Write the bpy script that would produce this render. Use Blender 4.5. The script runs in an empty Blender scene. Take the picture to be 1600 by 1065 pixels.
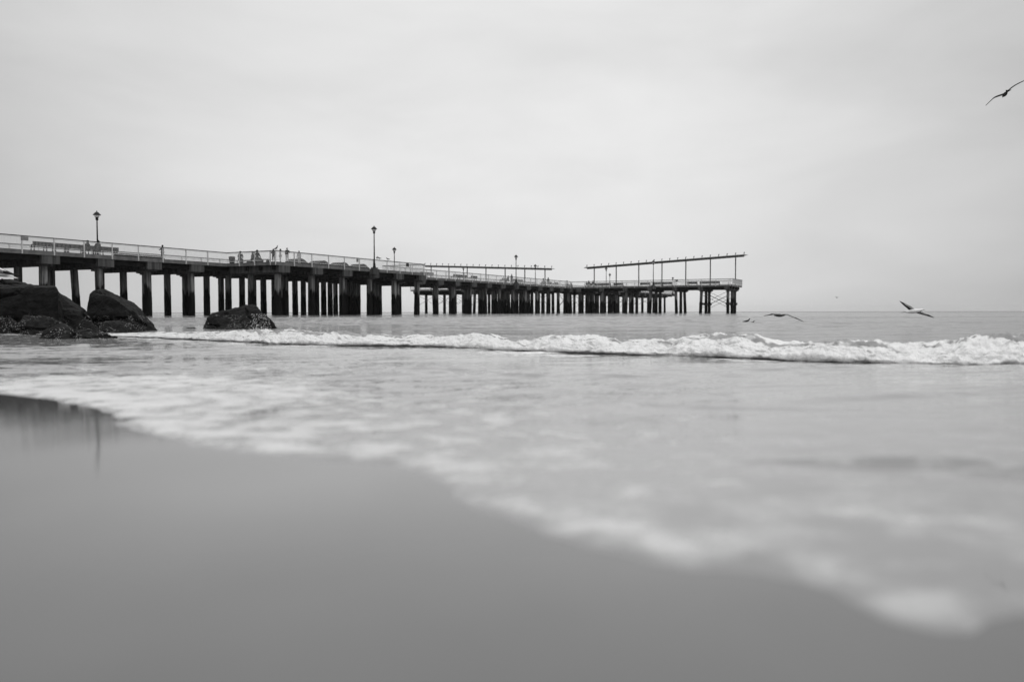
import bpy, bmesh, math, random
import numpy as np
from mathutils import Vector, Matrix

R = math.radians
random.seed(7)
rng = np.random.default_rng(11)
sc = bpy.context.scene
COL = sc.collection

# ------------------------------------------------------------------ camera
FPX = 1244.4          # focal length in pixels of the 1600 px wide photograph (28 mm)
HC = 0.41             # camera height above the sea
cam_d = bpy.data.cameras.new('camera')
cam = bpy.data.objects.new('camera', cam_d)
COL.objects.link(cam)
cam_d.sensor_width = 36.0
cam_d.lens = 28.0
cam_d.clip_start = 0.02
cam_d.clip_end = 9000
cam_d.dof.use_dof = True
cam_d.dof.focus_distance = 19.0
cam_d.dof.aperture_fstop = 1.8
cam.location = (0, 0, HC)
PITCH = math.atan(45.6 / FPX)
cam.matrix_world = (Matrix.Translation((0, 0, HC)) @ Matrix.Rotation(R(90) - PITCH, 4, 'X')
                    @ Matrix.Rotation(-R(0.088), 4, 'Z'))
sc.camera = cam

# ------------------------------------------------------------------ world
SUN_EL, SUN_AZ = R(48), R(122)      # azimuth clockwise from +Y (north)
world = bpy.data.worlds.new('World')
sc.world = world
world.use_nodes = True
nt = world.node_tree
nt.nodes.clear()
N = nt.nodes.new
L = nt.links.new
out = N('ShaderNodeOutputWorld')
bg = N('ShaderNodeBackground')
sky = N('ShaderNodeTexSky')
sky.sky_type = 'NISHITA'
sky.sun_disc = False
sky.sun_elevation = SUN_EL
sky.sun_rotation = SUN_AZ
sky.air_density = 1.0
sky.dust_density = 4.0
bw = N('ShaderNodeRGBToBW')
L(sky.outputs[0], bw.inputs[0])
tc = N('ShaderNodeTexCoord')
sep = N('ShaderNodeSeparateXYZ')
L(tc.outputs['Generated'], sep.inputs[0])
# cloud deck: brighter overhead, slightly darker towards the horizon on both sides
up = N('ShaderNodeMapRange')
up.inputs['From Min'].default_value = 0.0
up.inputs['From Max'].default_value = 0.14
up.inputs['To Min'].default_value = 0.70
up.inputs['To Max'].default_value = 0.78
L(sep.outputs['Z'], up.inputs['Value'])
zen = N('ShaderNodeMapRange')
zen.interpolation_type = 'SMOOTHSTEP'
zen.inputs['From Min'].default_value = 0.42
zen.inputs['From Max'].default_value = 0.95
zen.inputs['To Min'].default_value = 0.0
zen.inputs['To Max'].default_value = 0.70
L(sep.outputs['Z'], zen.inputs['Value'])
mp = N('ShaderNodeMapping')
mp.inputs['Scale'].default_value = (1.1, 1.1, 3.4)
mp.inputs['Location'].default_value = (0.35, 0.2, 0.0)
L(tc.outputs['Generated'], mp.inputs['Vector'])
cl = N('ShaderNodeTexNoise')
cl.inputs['Scale'].default_value = 2.7
cl.inputs['Detail'].default_value = 6
cl.inputs['Roughness'].default_value = 0.52
cl.inputs['Distortion'].default_value = 0.3
L(mp.outputs[0], cl.inputs['Vector'])
clr = N('ShaderNodeMapRange')
clr.inputs['From Min'].default_value = 0.3
clr.inputs['From Max'].default_value = 0.7
clr.inputs['To Min'].default_value = 0.915
clr.inputs['To Max'].default_value = 1.065
L(cl.outputs['Fac'], clr.inputs['Value'])
# broad variation with compass direction (brightest straight out to sea)
side = N('ShaderNodeMath'); side.operation = 'MULTIPLY'
L(sep.outputs['X'], side.inputs[0]); L(sep.outputs['X'], side.inputs[1])
sidr = N('ShaderNodeMapRange')
sidr.inputs['From Min'].default_value = 0.0
sidr.inputs['From Max'].default_value = 0.29
sidr.inputs['To Min'].default_value = 1.03
sidr.inputs['To Max'].default_value = 0.72
L(side.outputs[0], sidr.inputs['Value'])
m1 = N('ShaderNodeMath'); m1.operation = 'MULTIPLY'
L(up.outputs[0], m1.inputs[0]); L(clr.outputs[0], m1.inputs[1])
m2 = N('ShaderNodeMath'); m2.operation = 'MULTIPLY'
L(m1.outputs[0], m2.inputs[0]); L(sidr.outputs[0], m2.inputs[1])
m3 = N('ShaderNodeMath'); m3.operation = 'ADD'
L(m2.outputs[0], m3.inputs[0]); L(zen.outputs[0], m3.inputs[1])
# a little of the clear sky above the cloud
skm = N('ShaderNodeMath'); skm.operation = 'MULTIPLY'; skm.inputs[1].default_value = 0.004
L(bw.outputs[0], skm.inputs[0])
m4 = N('ShaderNodeMath'); m4.operation = 'ADD'
L(m3.outputs[0], m4.inputs[0]); L(skm.outputs[0], m4.inputs[1])
L(m4.outputs[0], bg.inputs['Color'])
bg.inputs['Strength'].default_value = 1.0
L(bg.outputs[0], out.inputs['Surface'])

sun_d = bpy.data.lights.new('sun', 'SUN')
sun = bpy.data.objects.new('sun', sun_d)
COL.objects.link(sun)
sun_d.energy = 0.75
sun_d.angle = R(25)
sun_d.color = (1.0, 1.0, 1.0)
sdir = Vector((math.sin(SUN_AZ) * math.cos(SUN_EL), math.cos(SUN_AZ) * math.cos(SUN_EL), math.sin(SUN_EL)))
sun.rotation_euler = sdir.to_track_quat('Z', 'Y').to_euler()

sc.view_settings.view_transform = 'Standard'
sc.view_settings.look = 'None'
sc.view_settings.exposure = 0.0
sc.view_settings.gamma = 1.0
sc.cycles.use_denoising = True
sc.cycles.max_bounces = 6
sc.cycles.diffuse_bounces = 3
sc.cycles.glossy_bounces = 4
sc.cycles.transmission_bounces = 4
sc.cycles.volume_bounces = 0
sc.cycles.caustics_reflective = False
sc.cycles.caustics_refractive = False

# ------------------------------------------------------------------ frame of the pier
U = Vector((0.4575, 0.8892, 0)); V = Vector((0.8892, -0.4575, 0))
DECK = 5.5 + HC
T0, TF = -69.97, -78.75          # near and far edge of the walkway
BT = -62.7                        # front edge of the bump-out platform
S1, S2 = 65.6, 94.4               # bump-out start and end
ST, SE = 165.7, 174.9             # cross platform near and far edges
TR, TL = -34.6, -113.5            # right and left ends of the cross platform
SO = 247.5                        # seaward end of the outer section


def W(s, t, z=0.0):
    p = U * s + V * t
    return Vector((p.x, p.y, z))


def S_at(x, t):                   # place along the pier of photo column x on the line t
    d = (x - 800) / FPX
    return t / (0.8892 * d - 0.4575) * (0.4575 * d + 0.8892)


def T_at(x, s):
    d = (x - 800) / FPX
    return s / (0.4575 * d + 0.8892) * (0.8892 * d - 0.4575)


def P(x, y, D):                   # world point at distance D seen at a photo pixel
    return Vector(((x - 800) / FPX * D, D, HC + (486.9 - 0.0015 * (x - 800) - y) / FPX * D))


# ------------------------------------------------------------------ object helpers
def tag(o, label=None, cat=None, group=None, kind=None):
    if label: o['label'] = label
    if cat: o['category'] = cat
    if group: o['group'] = group
    if kind: o['kind'] = kind
    return o


def empty(name, loc=(0, 0, 0), rz=0.0):
    o = bpy.data.objects.new(name, None)
    o.empty_display_size = 0.3
    COL.objects.link(o)
    o.location = loc
    o.rotation_euler = (0, 0, rz)
    return o


def link(name, me, mat=None, parent=None, smooth=False):
    if mat is not None and not me.materials:
        me.materials.append(mat)
    if smooth:
        me.polygons.foreach_set('use_smooth', [True] * len(me.polygons))
    o = bpy.data.objects.new(name, me)
    COL.objects.link(o)
    if parent is not None:
        o.parent = parent
    return o


def copy_tree(o, parent=None):
    c = o.copy()
    COL.objects.link(c)
    c.parent = parent
    for ch in list(o.children):
        copy_tree(ch, c)
    return c


class MB:
    """collects simple solids, then links them as one mesh object"""

    def __init__(self):
        self.v = []; self.f = []

    def hexa(self, p):
        b = len(self.v)
        self.v += [tuple(q) for q in p]
        for f in ((0, 3, 2, 1), (4, 5, 6, 7), (0, 1, 5, 4), (1, 2, 6, 5), (2, 3, 7, 6), (3, 0, 4, 7)):
            self.f.append(tuple(b + i for i in f))

    def box(self, x0, x1, y0, y1, z0, z1):
        self.hexa([(x0, y0, z0), (x1, y0, z0), (x1, y1, z0), (x0, y1, z0),
                   (x0, y0, z1), (x1, y0, z1), (x1, y1, z1), (x0, y1, z1)])

    def stbox(self, s0, s1, t0, t1, z0, z1):
        self.hexa([W(s0, t1, z0), W(s0, t0, z0), W(s1, t0, z0), W(s1, t1, z0),
                   W(s0, t1, z1), W(s0, t0, z1), W(s1, t0, z1), W(s1, t1, z1)][::1])

    def bar(self, a, b, w, h=None, upv=Vector((0, 0, 1))):
        h = h or w
        a = Vector(a); b = Vector(b)
        d = (b - a).normalized()
        sd = d.cross(upv)
        if sd.length < 1e-4: sd = Vector((1, 0, 0))
        sd.normalize()
        un = sd.cross(d).normalized()
        sd *= w / 2; un *= h / 2
        self.hexa([a - sd - un, a + sd - un, a + sd + un, a - sd + un,
                   b - sd - un, b + sd - un, b + sd + un, b - sd + un])

    def tube(self, pts, rad, n=10, cap=True):
        pts = [Vector(p) for p in pts]
        if not hasattr(rad, '__len__'): rad = [rad] * len(pts)
        rings = []
        prev = None
        for i, p in enumerate(pts):
            d = (pts[min(i + 1, len(pts) - 1)] - pts[max(i - 1, 0)]).normalized()
            if prev is None:
                a = d.cross(Vector((0.02, 0.03, 1)))
                if a.length < 0.05: a = d.cross(Vector((1, 0, 0)))
            else:
                a = prev - d * prev.dot(d)
            a.normalize(); prev = a
            c = d.cross(a)
            b0 = len(self.v)
            for k in range(n):
                an = 2 * math.pi * k / n
                self.v.append(tuple(p + (a * math.cos(an) + c * math.sin(an)) * rad[i]))
            rings.append(b0)
        for i in range(len(rings) - 1):
            for k in range(n):
                k2 = (k + 1) % n
                self.f.append((rings[i] + k, rings[i] + k2, rings[i + 1] + k2, rings[i + 1] + k))
        if cap:
            self.f.append(tuple(rings[0] + k for k in range(n))[::-1])
            self.f.append(tuple(rings[-1] + k for k in range(n)))

    def lathe(self, prof, n=18, c=(0, 0)):
        b = len(self.v)
        for (r, z) in prof:
            for k in range(n):
                an = 2 * math.pi * k / n
                self.v.append((c[0] + r * math.cos(an), c[1] + r * math.sin(an), z))
        for i in range(len(prof) - 1):
            for k in range(n):
                k2 = (k + 1) % n
                self.f.append((b + i * n + k, b + i * n + k2, b + (i + 1) * n + k2, b + (i + 1) * n + k))
        self.f.append(tuple(b + k for k in range(n))[::-1])
        self.f.append(tuple(b + (len(prof) - 1) * n + k for k in range(n)))

    def mesh(self, name):
        me = bpy.data.meshes.new(name)
        me.from_pydata(self.v, [], self.f)
        bm = bmesh.new(); bm.from_mesh(me)
        bmesh.ops.recalc_face_normals(bm, faces=bm.faces)
        bm.to_mesh(me); bm.free()
        return me

    def build(self, name, mat, parent=None, smooth=False):
        return link(name, self.mesh(name), mat, parent, smooth)


# ------------------------------------------------------------------ numpy noise
def _hash(ix, iy, iz, seed):
    h = (ix.astype(np.int64) * 374761393 + iy.astype(np.int64) * 668265263
         + iz.astype(np.int64) * 2147483647 + seed * 1274126177) & 0xFFFFFFFF
    h = ((h ^ (h >> 13)) * 1274126177) & 0xFFFFFFFF
    h = (h ^ (h >> 16)) & 0xFFFFFFFF
    return h.astype(np.float64) / 4294967295.0


def vnoise(x, y, z=None, seed=0):
    if z is None: z = np.zeros_like(x)
    ix, iy, iz = np.floor(x), np.floor(y), np.floor(z)
    fx, fy, fz = x - ix, y - iy, z - iz
    fx = fx * fx * fx * (fx * (fx * 6 - 15) + 10)
    fy = fy * fy * fy * (fy * (fy * 6 - 15) + 10)
    fz = fz * fz * fz * (fz * (fz * 6 - 15) + 10)
    ix, iy, iz = ix.astype(np.int64), iy.astype(np.int64), iz.astype(np.int64)
    r = 0
    for dx in (0, 1):
        for dy in (0, 1):
            for dz in (0, 1):
                w = (fx if dx else 1 - fx) * (fy if dy else 1 - fy) * (fz if dz else 1 - fz)
                r = r + w * _hash(ix + dx, iy + dy, iz + dz, seed)
    return r * 2 - 1


def fbm(x, y, z=None, octaves=4, gain=0.5, lac=2.03, seed=0, ridged=False):
    a, tot, amp = 0, 0, 1.0
    for o in range(octaves):
        n = vnoise(x, y, z, seed + o * 17)
        if ridged: n = 1 - 2 * np.abs(n)
        a = a + n * amp; tot += amp
        amp *= gain
        x = x * lac + 3.1; y = y * lac + 1.7
        if z is not None: z = z * lac + 5.3
    return a / tot


def sstep(a, b, x):
    t = np.clip((x - a) / (b - a), 0, 1)
    return t * t * (3 - 2 * t)


def grid_mesh(name, X, Y, Z, attr=None, wrap=False):
    r, c = X.shape
    me = bpy.data.meshes.new(name)
    co = np.stack([X, Y, Z], -1).reshape(-1, 3).astype(np.float32)
    idx = np.arange(r * c).reshape(r, c)
    if wrap:
        idx = np.concatenate([idx, idx[:, :1]], 1)
    q = np.stack([idx[:-1, :-1], idx[:-1, 1:], idx[1:, 1:], idx[1:, :-1]], -1).reshape(-1, 4).astype(np.int32)
    me.vertices.add(len(co)); me.vertices.foreach_set('co', co.ravel())
    me.loops.add(q.size); me.loops.foreach_set('vertex_index', q.ravel())
    me.polygons.add(len(q))
    me.polygons.foreach_set('loop_start', np.arange(0, q.size, 4, dtype=np.int32))
    me.polygons.foreach_set('loop_total', np.full(len(q), 4, np.int32))
    me.polygons.foreach_set('use_smooth', np.ones(len(q), bool))
    me.update(calc_edges=True)
    if attr is not None:
        for k, a in attr.items():
            at = me.attributes.new(k, 'FLOAT', 'POINT')
            at.data.foreach_set('value', a.reshape(-1).astype(np.float32))
    return me


# ------------------------------------------------------------------ materials (the photograph is black and white)
def g(v): return (v, v, v, 1)


def new_mat(name):
    m = bpy.data.materials.new(name)
    m.use_nodes = True
    n = m.node_tree
    b = n.nodes['Principled BSDF']
    return m, n, b


def noisy(name, c0, c1, scale=4, rough=0.7, stretch=(1, 1, 1), detail=5, bump=0.0, bscale=30, metallic=0.0, spec=0.12):
    m, n, b = new_mat(name)
    t = n.nodes.new('ShaderNodeTexCoord'); mp_ = n.nodes.new('ShaderNodeMapping')
    mp_.inputs['Scale'].default_value = stretch
    n.links.new(t.outputs['Object'], mp_.inputs[0])
    no = n.nodes.new('ShaderNodeTexNoise')
    no.inputs['Scale'].default_value = scale; no.inputs['Detail'].default_value = detail
    n.links.new(mp_.outputs[0], no.inputs['Vector'])
    cr = n.nodes.new('ShaderNodeValToRGB')
    cr.color_ramp.elements[0].position = 0.33; cr.color_ramp.elements[0].color = g(c0)
    cr.color_ramp.elements[1].position = 0.67; cr.color_ramp.elements[1].color = g(c1)
    n.links.new(no.outputs['Fac'], cr.inputs[0])
    n.links.new(cr.outputs[0], b.inputs['Base Color'])
    b.inputs['Roughness'].default_value = rough
    b.inputs['Metallic'].default_value = metallic
    b.inputs['Specular IOR Level'].default_value = spec
    if bump:
        n2 = n.nodes.new('ShaderNodeTexNoise'); n2.inputs['Scale'].default_value = bscale; n2.inputs['Detail'].default_value = 4
        n.links.new(mp_.outputs[0], n2.inputs['Vector'])
        bp = n.nodes.new('ShaderNodeBump'); bp.inputs['Strength'].default_value = 0.6; bp.inputs['Distance'].default_value = bump
        n.links.new(n2.outputs['Fac'], bp.inputs['Height'])
        n.links.new(bp.outputs[0], b.inputs['Normal'])
    return m


M = {}
M['deck'] = noisy('deck_boards', .06, .11, 6, .8, (1, 1, .2))
M['fascia'] = noisy('deck_edge', .10, .16, 2.5, .75, (1, 1, .6))
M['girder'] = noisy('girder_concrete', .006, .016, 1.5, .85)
M['rail_dark'] = noisy('dark_handrail', .03, .05, 3, .45)
M['rail_light'] = noisy('galvanised_rail', .42, .55, 3, .5)
M['steel'] = noisy('grey_steel', .13, .2, 2, .5)
M['canopy'] = noisy('canopy_panel', .16, .24, 1.2, .55, (1, 1, .3))
M['iron'] = noisy('black_iron', .004, .009, 5, .45)
M['wood'] = noisy('bench_wood', .010, .024, 4, .75, (6, 6, 1))
M['wood_pale'] = noisy('pale_and_hazed_wood', .16, .26, 4, .8)  # pale planks; on the distant slatted benches the lightness is haze put into the colour
M['bin'] = noisy('bin_metal', .02, .04, 6, .6)
M['sign_dark'] = noisy('sign_dark', .03, .05, 6, .5)
M['sign_grey'] = noisy('sign_grey', .16, .22, 6, .5)
M['skin'] = noisy('skin', .28, .34, 8, .6)
M['hair'] = noisy('hair', .008, .015, 12, .6)
M['cloth_dark'] = noisy('dark_cloth', .004, .009, 8, .9)
M['cloth_mid'] = noisy('mid_grey_cloth', .05, .09, 8, .9)
M['cloth_pale'] = noisy('pale_cloth', .42, .55, 8, .9)
M['shoe'] = noisy('shoe', .03, .05, 8, .6)
M['plumage'] = noisy('white_plumage', .62, .78, 9, .8)
M['wing_grey'] = noisy('grey_wing', .16, .26, 9, .75)
M['wing_black'] = noisy('black_wingtip', .012, .025, 9, .7)
M['feather_dark'] = noisy('dark_juvenile_feathers', .03, .07, 12, .8)
M['beak'] = noisy('beak', .25, .35, 9, .5)

# lamp globe: frosted glass
m, n, b = new_mat('frosted_globe')
b.inputs['Base Color'].default_value = g(.85); b.inputs['Roughness'].default_value = .35
M['globe'] = m


def pile_material(name, hi0, hi1, lo):
    """concrete with a dark tide mark: weed and wet below about 2.6 m, ragged upper edge, vertical streaks"""
    m, n, b = new_mat(name)
    geo = n.nodes.new('ShaderNodeNewGeometry')
    sp = n.nodes.new('ShaderNodeSeparateXYZ'); n.links.new(geo.outputs['Position'], sp.inputs[0])
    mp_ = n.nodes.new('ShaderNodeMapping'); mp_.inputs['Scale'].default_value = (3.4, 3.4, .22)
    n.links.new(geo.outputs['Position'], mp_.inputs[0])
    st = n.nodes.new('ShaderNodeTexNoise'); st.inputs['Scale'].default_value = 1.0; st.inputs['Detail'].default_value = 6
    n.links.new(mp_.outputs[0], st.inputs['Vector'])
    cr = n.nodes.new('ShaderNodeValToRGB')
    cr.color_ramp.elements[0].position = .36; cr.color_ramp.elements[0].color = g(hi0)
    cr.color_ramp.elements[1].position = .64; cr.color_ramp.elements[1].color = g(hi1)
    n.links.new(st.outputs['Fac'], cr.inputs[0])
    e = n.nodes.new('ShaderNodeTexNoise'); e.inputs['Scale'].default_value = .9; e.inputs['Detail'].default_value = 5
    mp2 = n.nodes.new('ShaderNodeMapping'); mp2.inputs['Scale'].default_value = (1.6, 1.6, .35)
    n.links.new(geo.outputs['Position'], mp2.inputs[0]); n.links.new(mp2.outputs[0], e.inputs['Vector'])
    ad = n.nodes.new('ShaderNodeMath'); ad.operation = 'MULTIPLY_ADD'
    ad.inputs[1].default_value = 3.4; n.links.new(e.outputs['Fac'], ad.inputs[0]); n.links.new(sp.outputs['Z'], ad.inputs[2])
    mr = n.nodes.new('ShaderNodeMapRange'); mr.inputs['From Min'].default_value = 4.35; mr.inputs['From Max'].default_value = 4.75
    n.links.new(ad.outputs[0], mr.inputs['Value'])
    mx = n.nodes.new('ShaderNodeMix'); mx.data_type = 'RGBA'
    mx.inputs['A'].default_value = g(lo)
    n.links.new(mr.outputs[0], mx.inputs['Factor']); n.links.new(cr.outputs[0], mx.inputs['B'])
    n.links.new(mx.outputs['Result'], b.inputs['Base Color'])
    b.inputs['Roughness'].default_value = .85; b.inputs['Specular IOR Level'].default_value = .06
    bp = n.nodes.new('ShaderNodeBump'); bp.inputs['Distance'].default_value = .03
    n3 = n.nodes.new('ShaderNodeTexNoise'); n3.inputs['Scale'].default_value = 7
    n.links.new(geo.outputs['Position'], n3.inputs['Vector'])
    n.links.new(n3.outputs['Fac'], bp.inputs['Height']); n.links.new(bp.outputs[0], b.inputs['Normal'])
    return m


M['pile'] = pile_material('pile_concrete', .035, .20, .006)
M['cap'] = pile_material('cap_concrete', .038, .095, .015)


def rock_material():
    """wet near-black boulder; pale barnacle chips scattered low down"""
    m, n, b = new_mat('wet_boulder')
    geo = n.nodes.new('ShaderNodeNewGeometry')
    sp = n.nodes.new('ShaderNodeSeparateXYZ'); n.links.new(geo.outputs['Position'], sp.inputs[0])
    no = n.nodes.new('ShaderNodeTexNoise'); no.inputs['Scale'].default_value = 5; no.inputs['Detail'].default_value = 8
    no.inputs['Roughness'].default_value = .65
    n.links.new(geo.outputs['Position'], no.inputs['Vector'])
    cr = n.nodes.new('ShaderNodeValToRGB')
    cr.color_ramp.elements[0].position = .35; cr.color_ramp.elements[0].color = g(.004)
    cr.color_ramp.elements[1].position = .72; cr.color_ramp.elements[1].color = g(.019)
    n.links.new(no.outputs['Fac'], cr.inputs[0])
    # barnacle chips
    vo = n.nodes.new('ShaderNodeTexVoronoi'); vo.inputs['Scale'].default_value = 52
    n.links.new(geo.outputs['Position'], vo.inputs['Vector'])
    lt = n.nodes.new('ShaderNodeMath'); lt.operation = 'LESS_THAN'; lt.inputs[1].default_value = .27
    n.links.new(vo.outputs['Distance'], lt.inputs[0])
    gt = n.nodes.new('ShaderNodeSeparateColor'); n.links.new(vo.outputs['Color'], gt.inputs[0])
    pick = n.nodes.new('ShaderNodeMath'); pick.operation = 'GREATER_THAN'; pick.inputs[1].default_value = .52
    n.links.new(gt.outputs[0], pick.inputs[0])
    cn = n.nodes.new('ShaderNodeTexNoise'); cn.inputs['Scale'].default_value = 3.2; cn.inputs['Detail'].default_value = 2
    n.links.new(geo.outputs['Position'], cn.inputs['Vector'])
    cg = n.nodes.new('ShaderNodeMath'); cg.operation = 'GREATER_THAN'; cg.inputs[1].default_value = .50
    n.links.new(cn.outputs['Fac'], cg.inputs[0])
    zl = n.nodes.new('ShaderNodeMath'); zl.operation = 'LESS_THAN'; zl.inputs[1].default_value = .34
    n.links.new(sp.outputs['Z'], zl.inputs[0])
    mu = lt
    for o_ in (pick, cg, zl):
        k = n.nodes.new('ShaderNodeMath'); k.operation = 'MULTIPLY'
        n.links.new(mu.outputs[0], k.inputs[0]); n.links.new(o_.outputs[0], k.inputs[1]); mu = k
    mx = n.nodes.new('ShaderNodeMix'); mx.data_type = 'RGBA'
    n.links.new(mu.outputs[0], mx.inputs['Factor']); n.links.new(cr.outputs[0], mx.inputs['A'])
    mx.inputs['B'].default_value = g(.45)
    n.links.new(mx.outputs['Result'], b.inputs['Base Color'])
    b.inputs['Roughness'].default_value = .8
    b.inputs['Specular IOR Level'].default_value = .12
    bp = n.nodes.new('ShaderNodeBump'); bp.inputs['Distance'].default_value = .03
    n3 = n.nodes.new('ShaderNodeTexNoise'); n3.inputs['Scale'].default_value = 22; n3.inputs['Detail'].default_value = 6
    n.links.new(geo.outputs['Position'], n3.inputs['Vector'])
    n.links.new(n3.outputs['Fac'], bp.inputs['Height']); n.links.new(bp.outputs[0], b.inputs['Normal'])
    return m


M['rock'] = rock_material()


def water_material():
    """turbid sea water; the mesh attribute 'foam' says how much froth lies on it"""
    m, n, b = new_mat('sea_water')
    geo = n.nodes.new('ShaderNodeNewGeometry')
    at = n.nodes.new('ShaderNodeAttribute'); at.attribute_name = 'foam'
    # bubbly break-up of the froth
    n1 = n.nodes.new('ShaderNodeTexNoise'); n1.inputs['Scale'].default_value = 9; n1.inputs['Detail'].default_value = 7
    n1.inputs['Roughness'].default_value = .62
    n.links.new(geo.outputs['Position'], n1.inputs['Vector'])
    mr = n.nodes.new('ShaderNodeMapRange'); mr.inputs['From Min'].default_value = .34; mr.inputs['From Max'].default_value = .66
    mr.inputs['To Min'].default_value = -.45; mr.inputs['To Max'].default_value = .35
    n.links.new(n1.outputs['Fac'], mr.inputs['Value'])
    ad = n.nodes.new('ShaderNodeMath'); ad.operation = 'ADD'
    n.links.new(at.outputs['Fac'], ad.inputs[0]); n.links.new(mr.outputs[0], ad.inputs[1])
    fo = n.nodes.new('ShaderNodeMapRange'); fo.interpolation_type = 'SMOOTHSTEP'
    fo.inputs['From Min'].default_value = .05; fo.inputs['From Max'].default_value = 1.0
    n.links.new(ad.outputs[0], fo.inputs['Value'])
    fm = n.nodes.new('ShaderNodeMath'); fm.operation = 'MULTIPLY'
    n.links.new(fo.outputs[0], fm.inputs[0])
    at4 = n.nodes.new('ShaderNodeAttribute'); at4.attribute_name = 'thick'
    n.links.new(at4.outputs['Fac'], fm.inputs[1])
    mx = n.nodes.new('ShaderNodeMix'); mx.data_type = 'RGBA'
    mx.inputs['B'].default_value = g(.83)
    atc = n.nodes.new('ShaderNodeAttribute'); atc.attribute_name = 'chop'     # clearer deep water outside, sand-clouded shallows inside
    wc = n.nodes.new('ShaderNodeMapRange'); wc.inputs['To Min'].default_value = .23; wc.inputs['To Max'].default_value = .14
    n.links.new(atc.outputs['Fac'], wc.inputs['Value']); n.links.new(wc.outputs[0], mx.inputs['A'])
    n.links.new(fm.outputs[0], mx.inputs['Factor'])
    n.links.new(mx.outputs['Result'], b.inputs['Base Color'])
    rr = n.nodes.new('ShaderNodeMapRange'); rr.inputs['To Min'].default_value = .035; rr.inputs['To Max'].default_value = .75
    n.links.new(fm.outputs[0], rr.inputs['Value'])
    at3 = n.nodes.new('ShaderNodeAttribute'); at3.attribute_name = 'chop'
    ra = n.nodes.new('ShaderNodeMath'); ra.operation = 'MULTIPLY_ADD'; ra.inputs[1].default_value = .06
    n.links.new(at3.outputs['Fac'], ra.inputs[0]); n.links.new(rr.outputs[0], ra.inputs[2])
    n.links.new(ra.outputs[0], b.inputs['Roughness'])
    b.inputs['IOR'].default_value = 1.333
    # fine ripples, long across the view
    mp_ = n.nodes.new('ShaderNodeMapping'); mp_.inputs['Rotation'].default_value = (0, 0, R(24))
    mp_.inputs['Scale'].default_value = (1.0, 3.0, 1)
    n.links.new(geo.outputs['Position'], mp_.inputs[0])
    r1 = n.nodes.new('ShaderNodeTexNoise'); r1.inputs['Scale'].default_value = .42; r1.inputs['Detail'].default_value = 9; r1.inputs['Roughness'].default_value = .62
    n.links.new(mp_.outputs[0], r1.inputs['Vector'])
    bp = n.nodes.new('ShaderNodeBump'); bp.inputs['Distance'].default_value = .14; bp.inputs['Strength'].default_value = 1
    at2 = n.nodes.new('ShaderNodeAttribute'); at2.attribute_name = 'chop'
    n.links.new(at2.outputs['Fac'], bp.inputs['Strength'])
    n.links.new(r1.outputs['Fac'], bp.inputs['Height'])
    b2 = n.nodes.new('ShaderNodeBump'); b2.inputs['Distance'].default_value = .03
    n.links.new(fm.outputs[0], b2.inputs['Strength'])
    n2 = n.nodes.new('ShaderNodeTexNoise'); n2.inputs['Scale'].default_value = 38; n2.inputs['Detail'].default_value = 5
    n.links.new(geo.outputs['Position'], n2.inputs['Vector']); n.links.new(n2.outputs['Fac'], b2.inputs['Height'])
    n.links.new(bp.outputs[0], b2.inputs['Normal'])
    n.links.new(b2.outputs[0], b.inputs['Normal'])
    return m


M['water'] = water_material()

m, n, b = new_mat('wet_sand')
geo = n.nodes.new('ShaderNodeNewGeometry')
no = n.nodes.new('ShaderNodeTexNoise'); no.inputs['Scale'].default_value = 1.1; no.inputs['Detail'].default_value = 6
n.links.new(geo.outputs['Position'], no.inputs['Vector'])
cr = n.nodes.new('ShaderNodeValToRGB')
cr.color_ramp.elements[0].position = .3; cr.color_ramp.elements[0].color = g(.088)
cr.color_ramp.elements[1].position = .7; cr.color_ramp.elements[1].color = g(.124)
n.links.new(no.outputs['Fac'], cr.inputs[0]); n.links.new(cr.outputs[0], b.inputs['Base Color'])
b.inputs['IOR'].default_value = 1.45
wt = n.nodes.new('ShaderNodeAttribute'); wt.attribute_name = 'wetness'
rn = n.nodes.new('ShaderNodeTexNoise'); rn.inputs['Scale'].default_value = 2.6; rn.inputs['Detail'].default_value = 5
n.links.new(geo.outputs['Position'], rn.inputs['Vector'])
ra = n.nodes.new('ShaderNodeMath'); ra.operation = 'MULTIPLY_ADD'; ra.inputs[1].default_value = -.19; ra.inputs[2].default_value = .19
n.links.new(wt.outputs['Fac'], ra.inputs[0])
rb = n.nodes.new('ShaderNodeMath'); rb.operation = 'MULTIPLY_ADD'; rb.inputs[1].default_value = .05
n.links.new(rn.outputs['Fac'], rb.inputs[0]); n.links.new(ra.outputs[0], rb.inputs[2])
n.links.new(rb.outputs[0], b.inputs['Roughness'])
n2 = n.nodes.new('ShaderNodeTexNoise'); n2.inputs['Scale'].default_value = 900; n2.inputs['Detail'].default_value = 2
n.links.new(geo.outputs['Position'], n2.inputs['Vector'])
bp = n.nodes.new('ShaderNodeBump'); bp.inputs['Distance'].default_value = .0002; bp.inputs['Strength'].default_value = .10
n.links.new(n2.outputs['Fac'], bp.inputs['Height']); n.links.new(bp.outputs[0], b.inputs['Normal'])
M['sand'] = m

# ------------------------------------------------------------------ shoreline, sand and sea
SL, Y0 = .026, 6.5     # the beach, and the sheet of water running up it, rise towards the camera


def z_beach(y):
    return SL * np.clip(Y0 - y, 0, 30)


def ground_px(x, y, z=0.0):
    k = (y - (486.9 - 0.0015 * (x - 800))) / FPX
    D = (HC - z) / k
    if D < Y0: D = (HC - z - SL * Y0) / (k - SL)
    return ((x - 800) / FPX * D, D)


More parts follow.
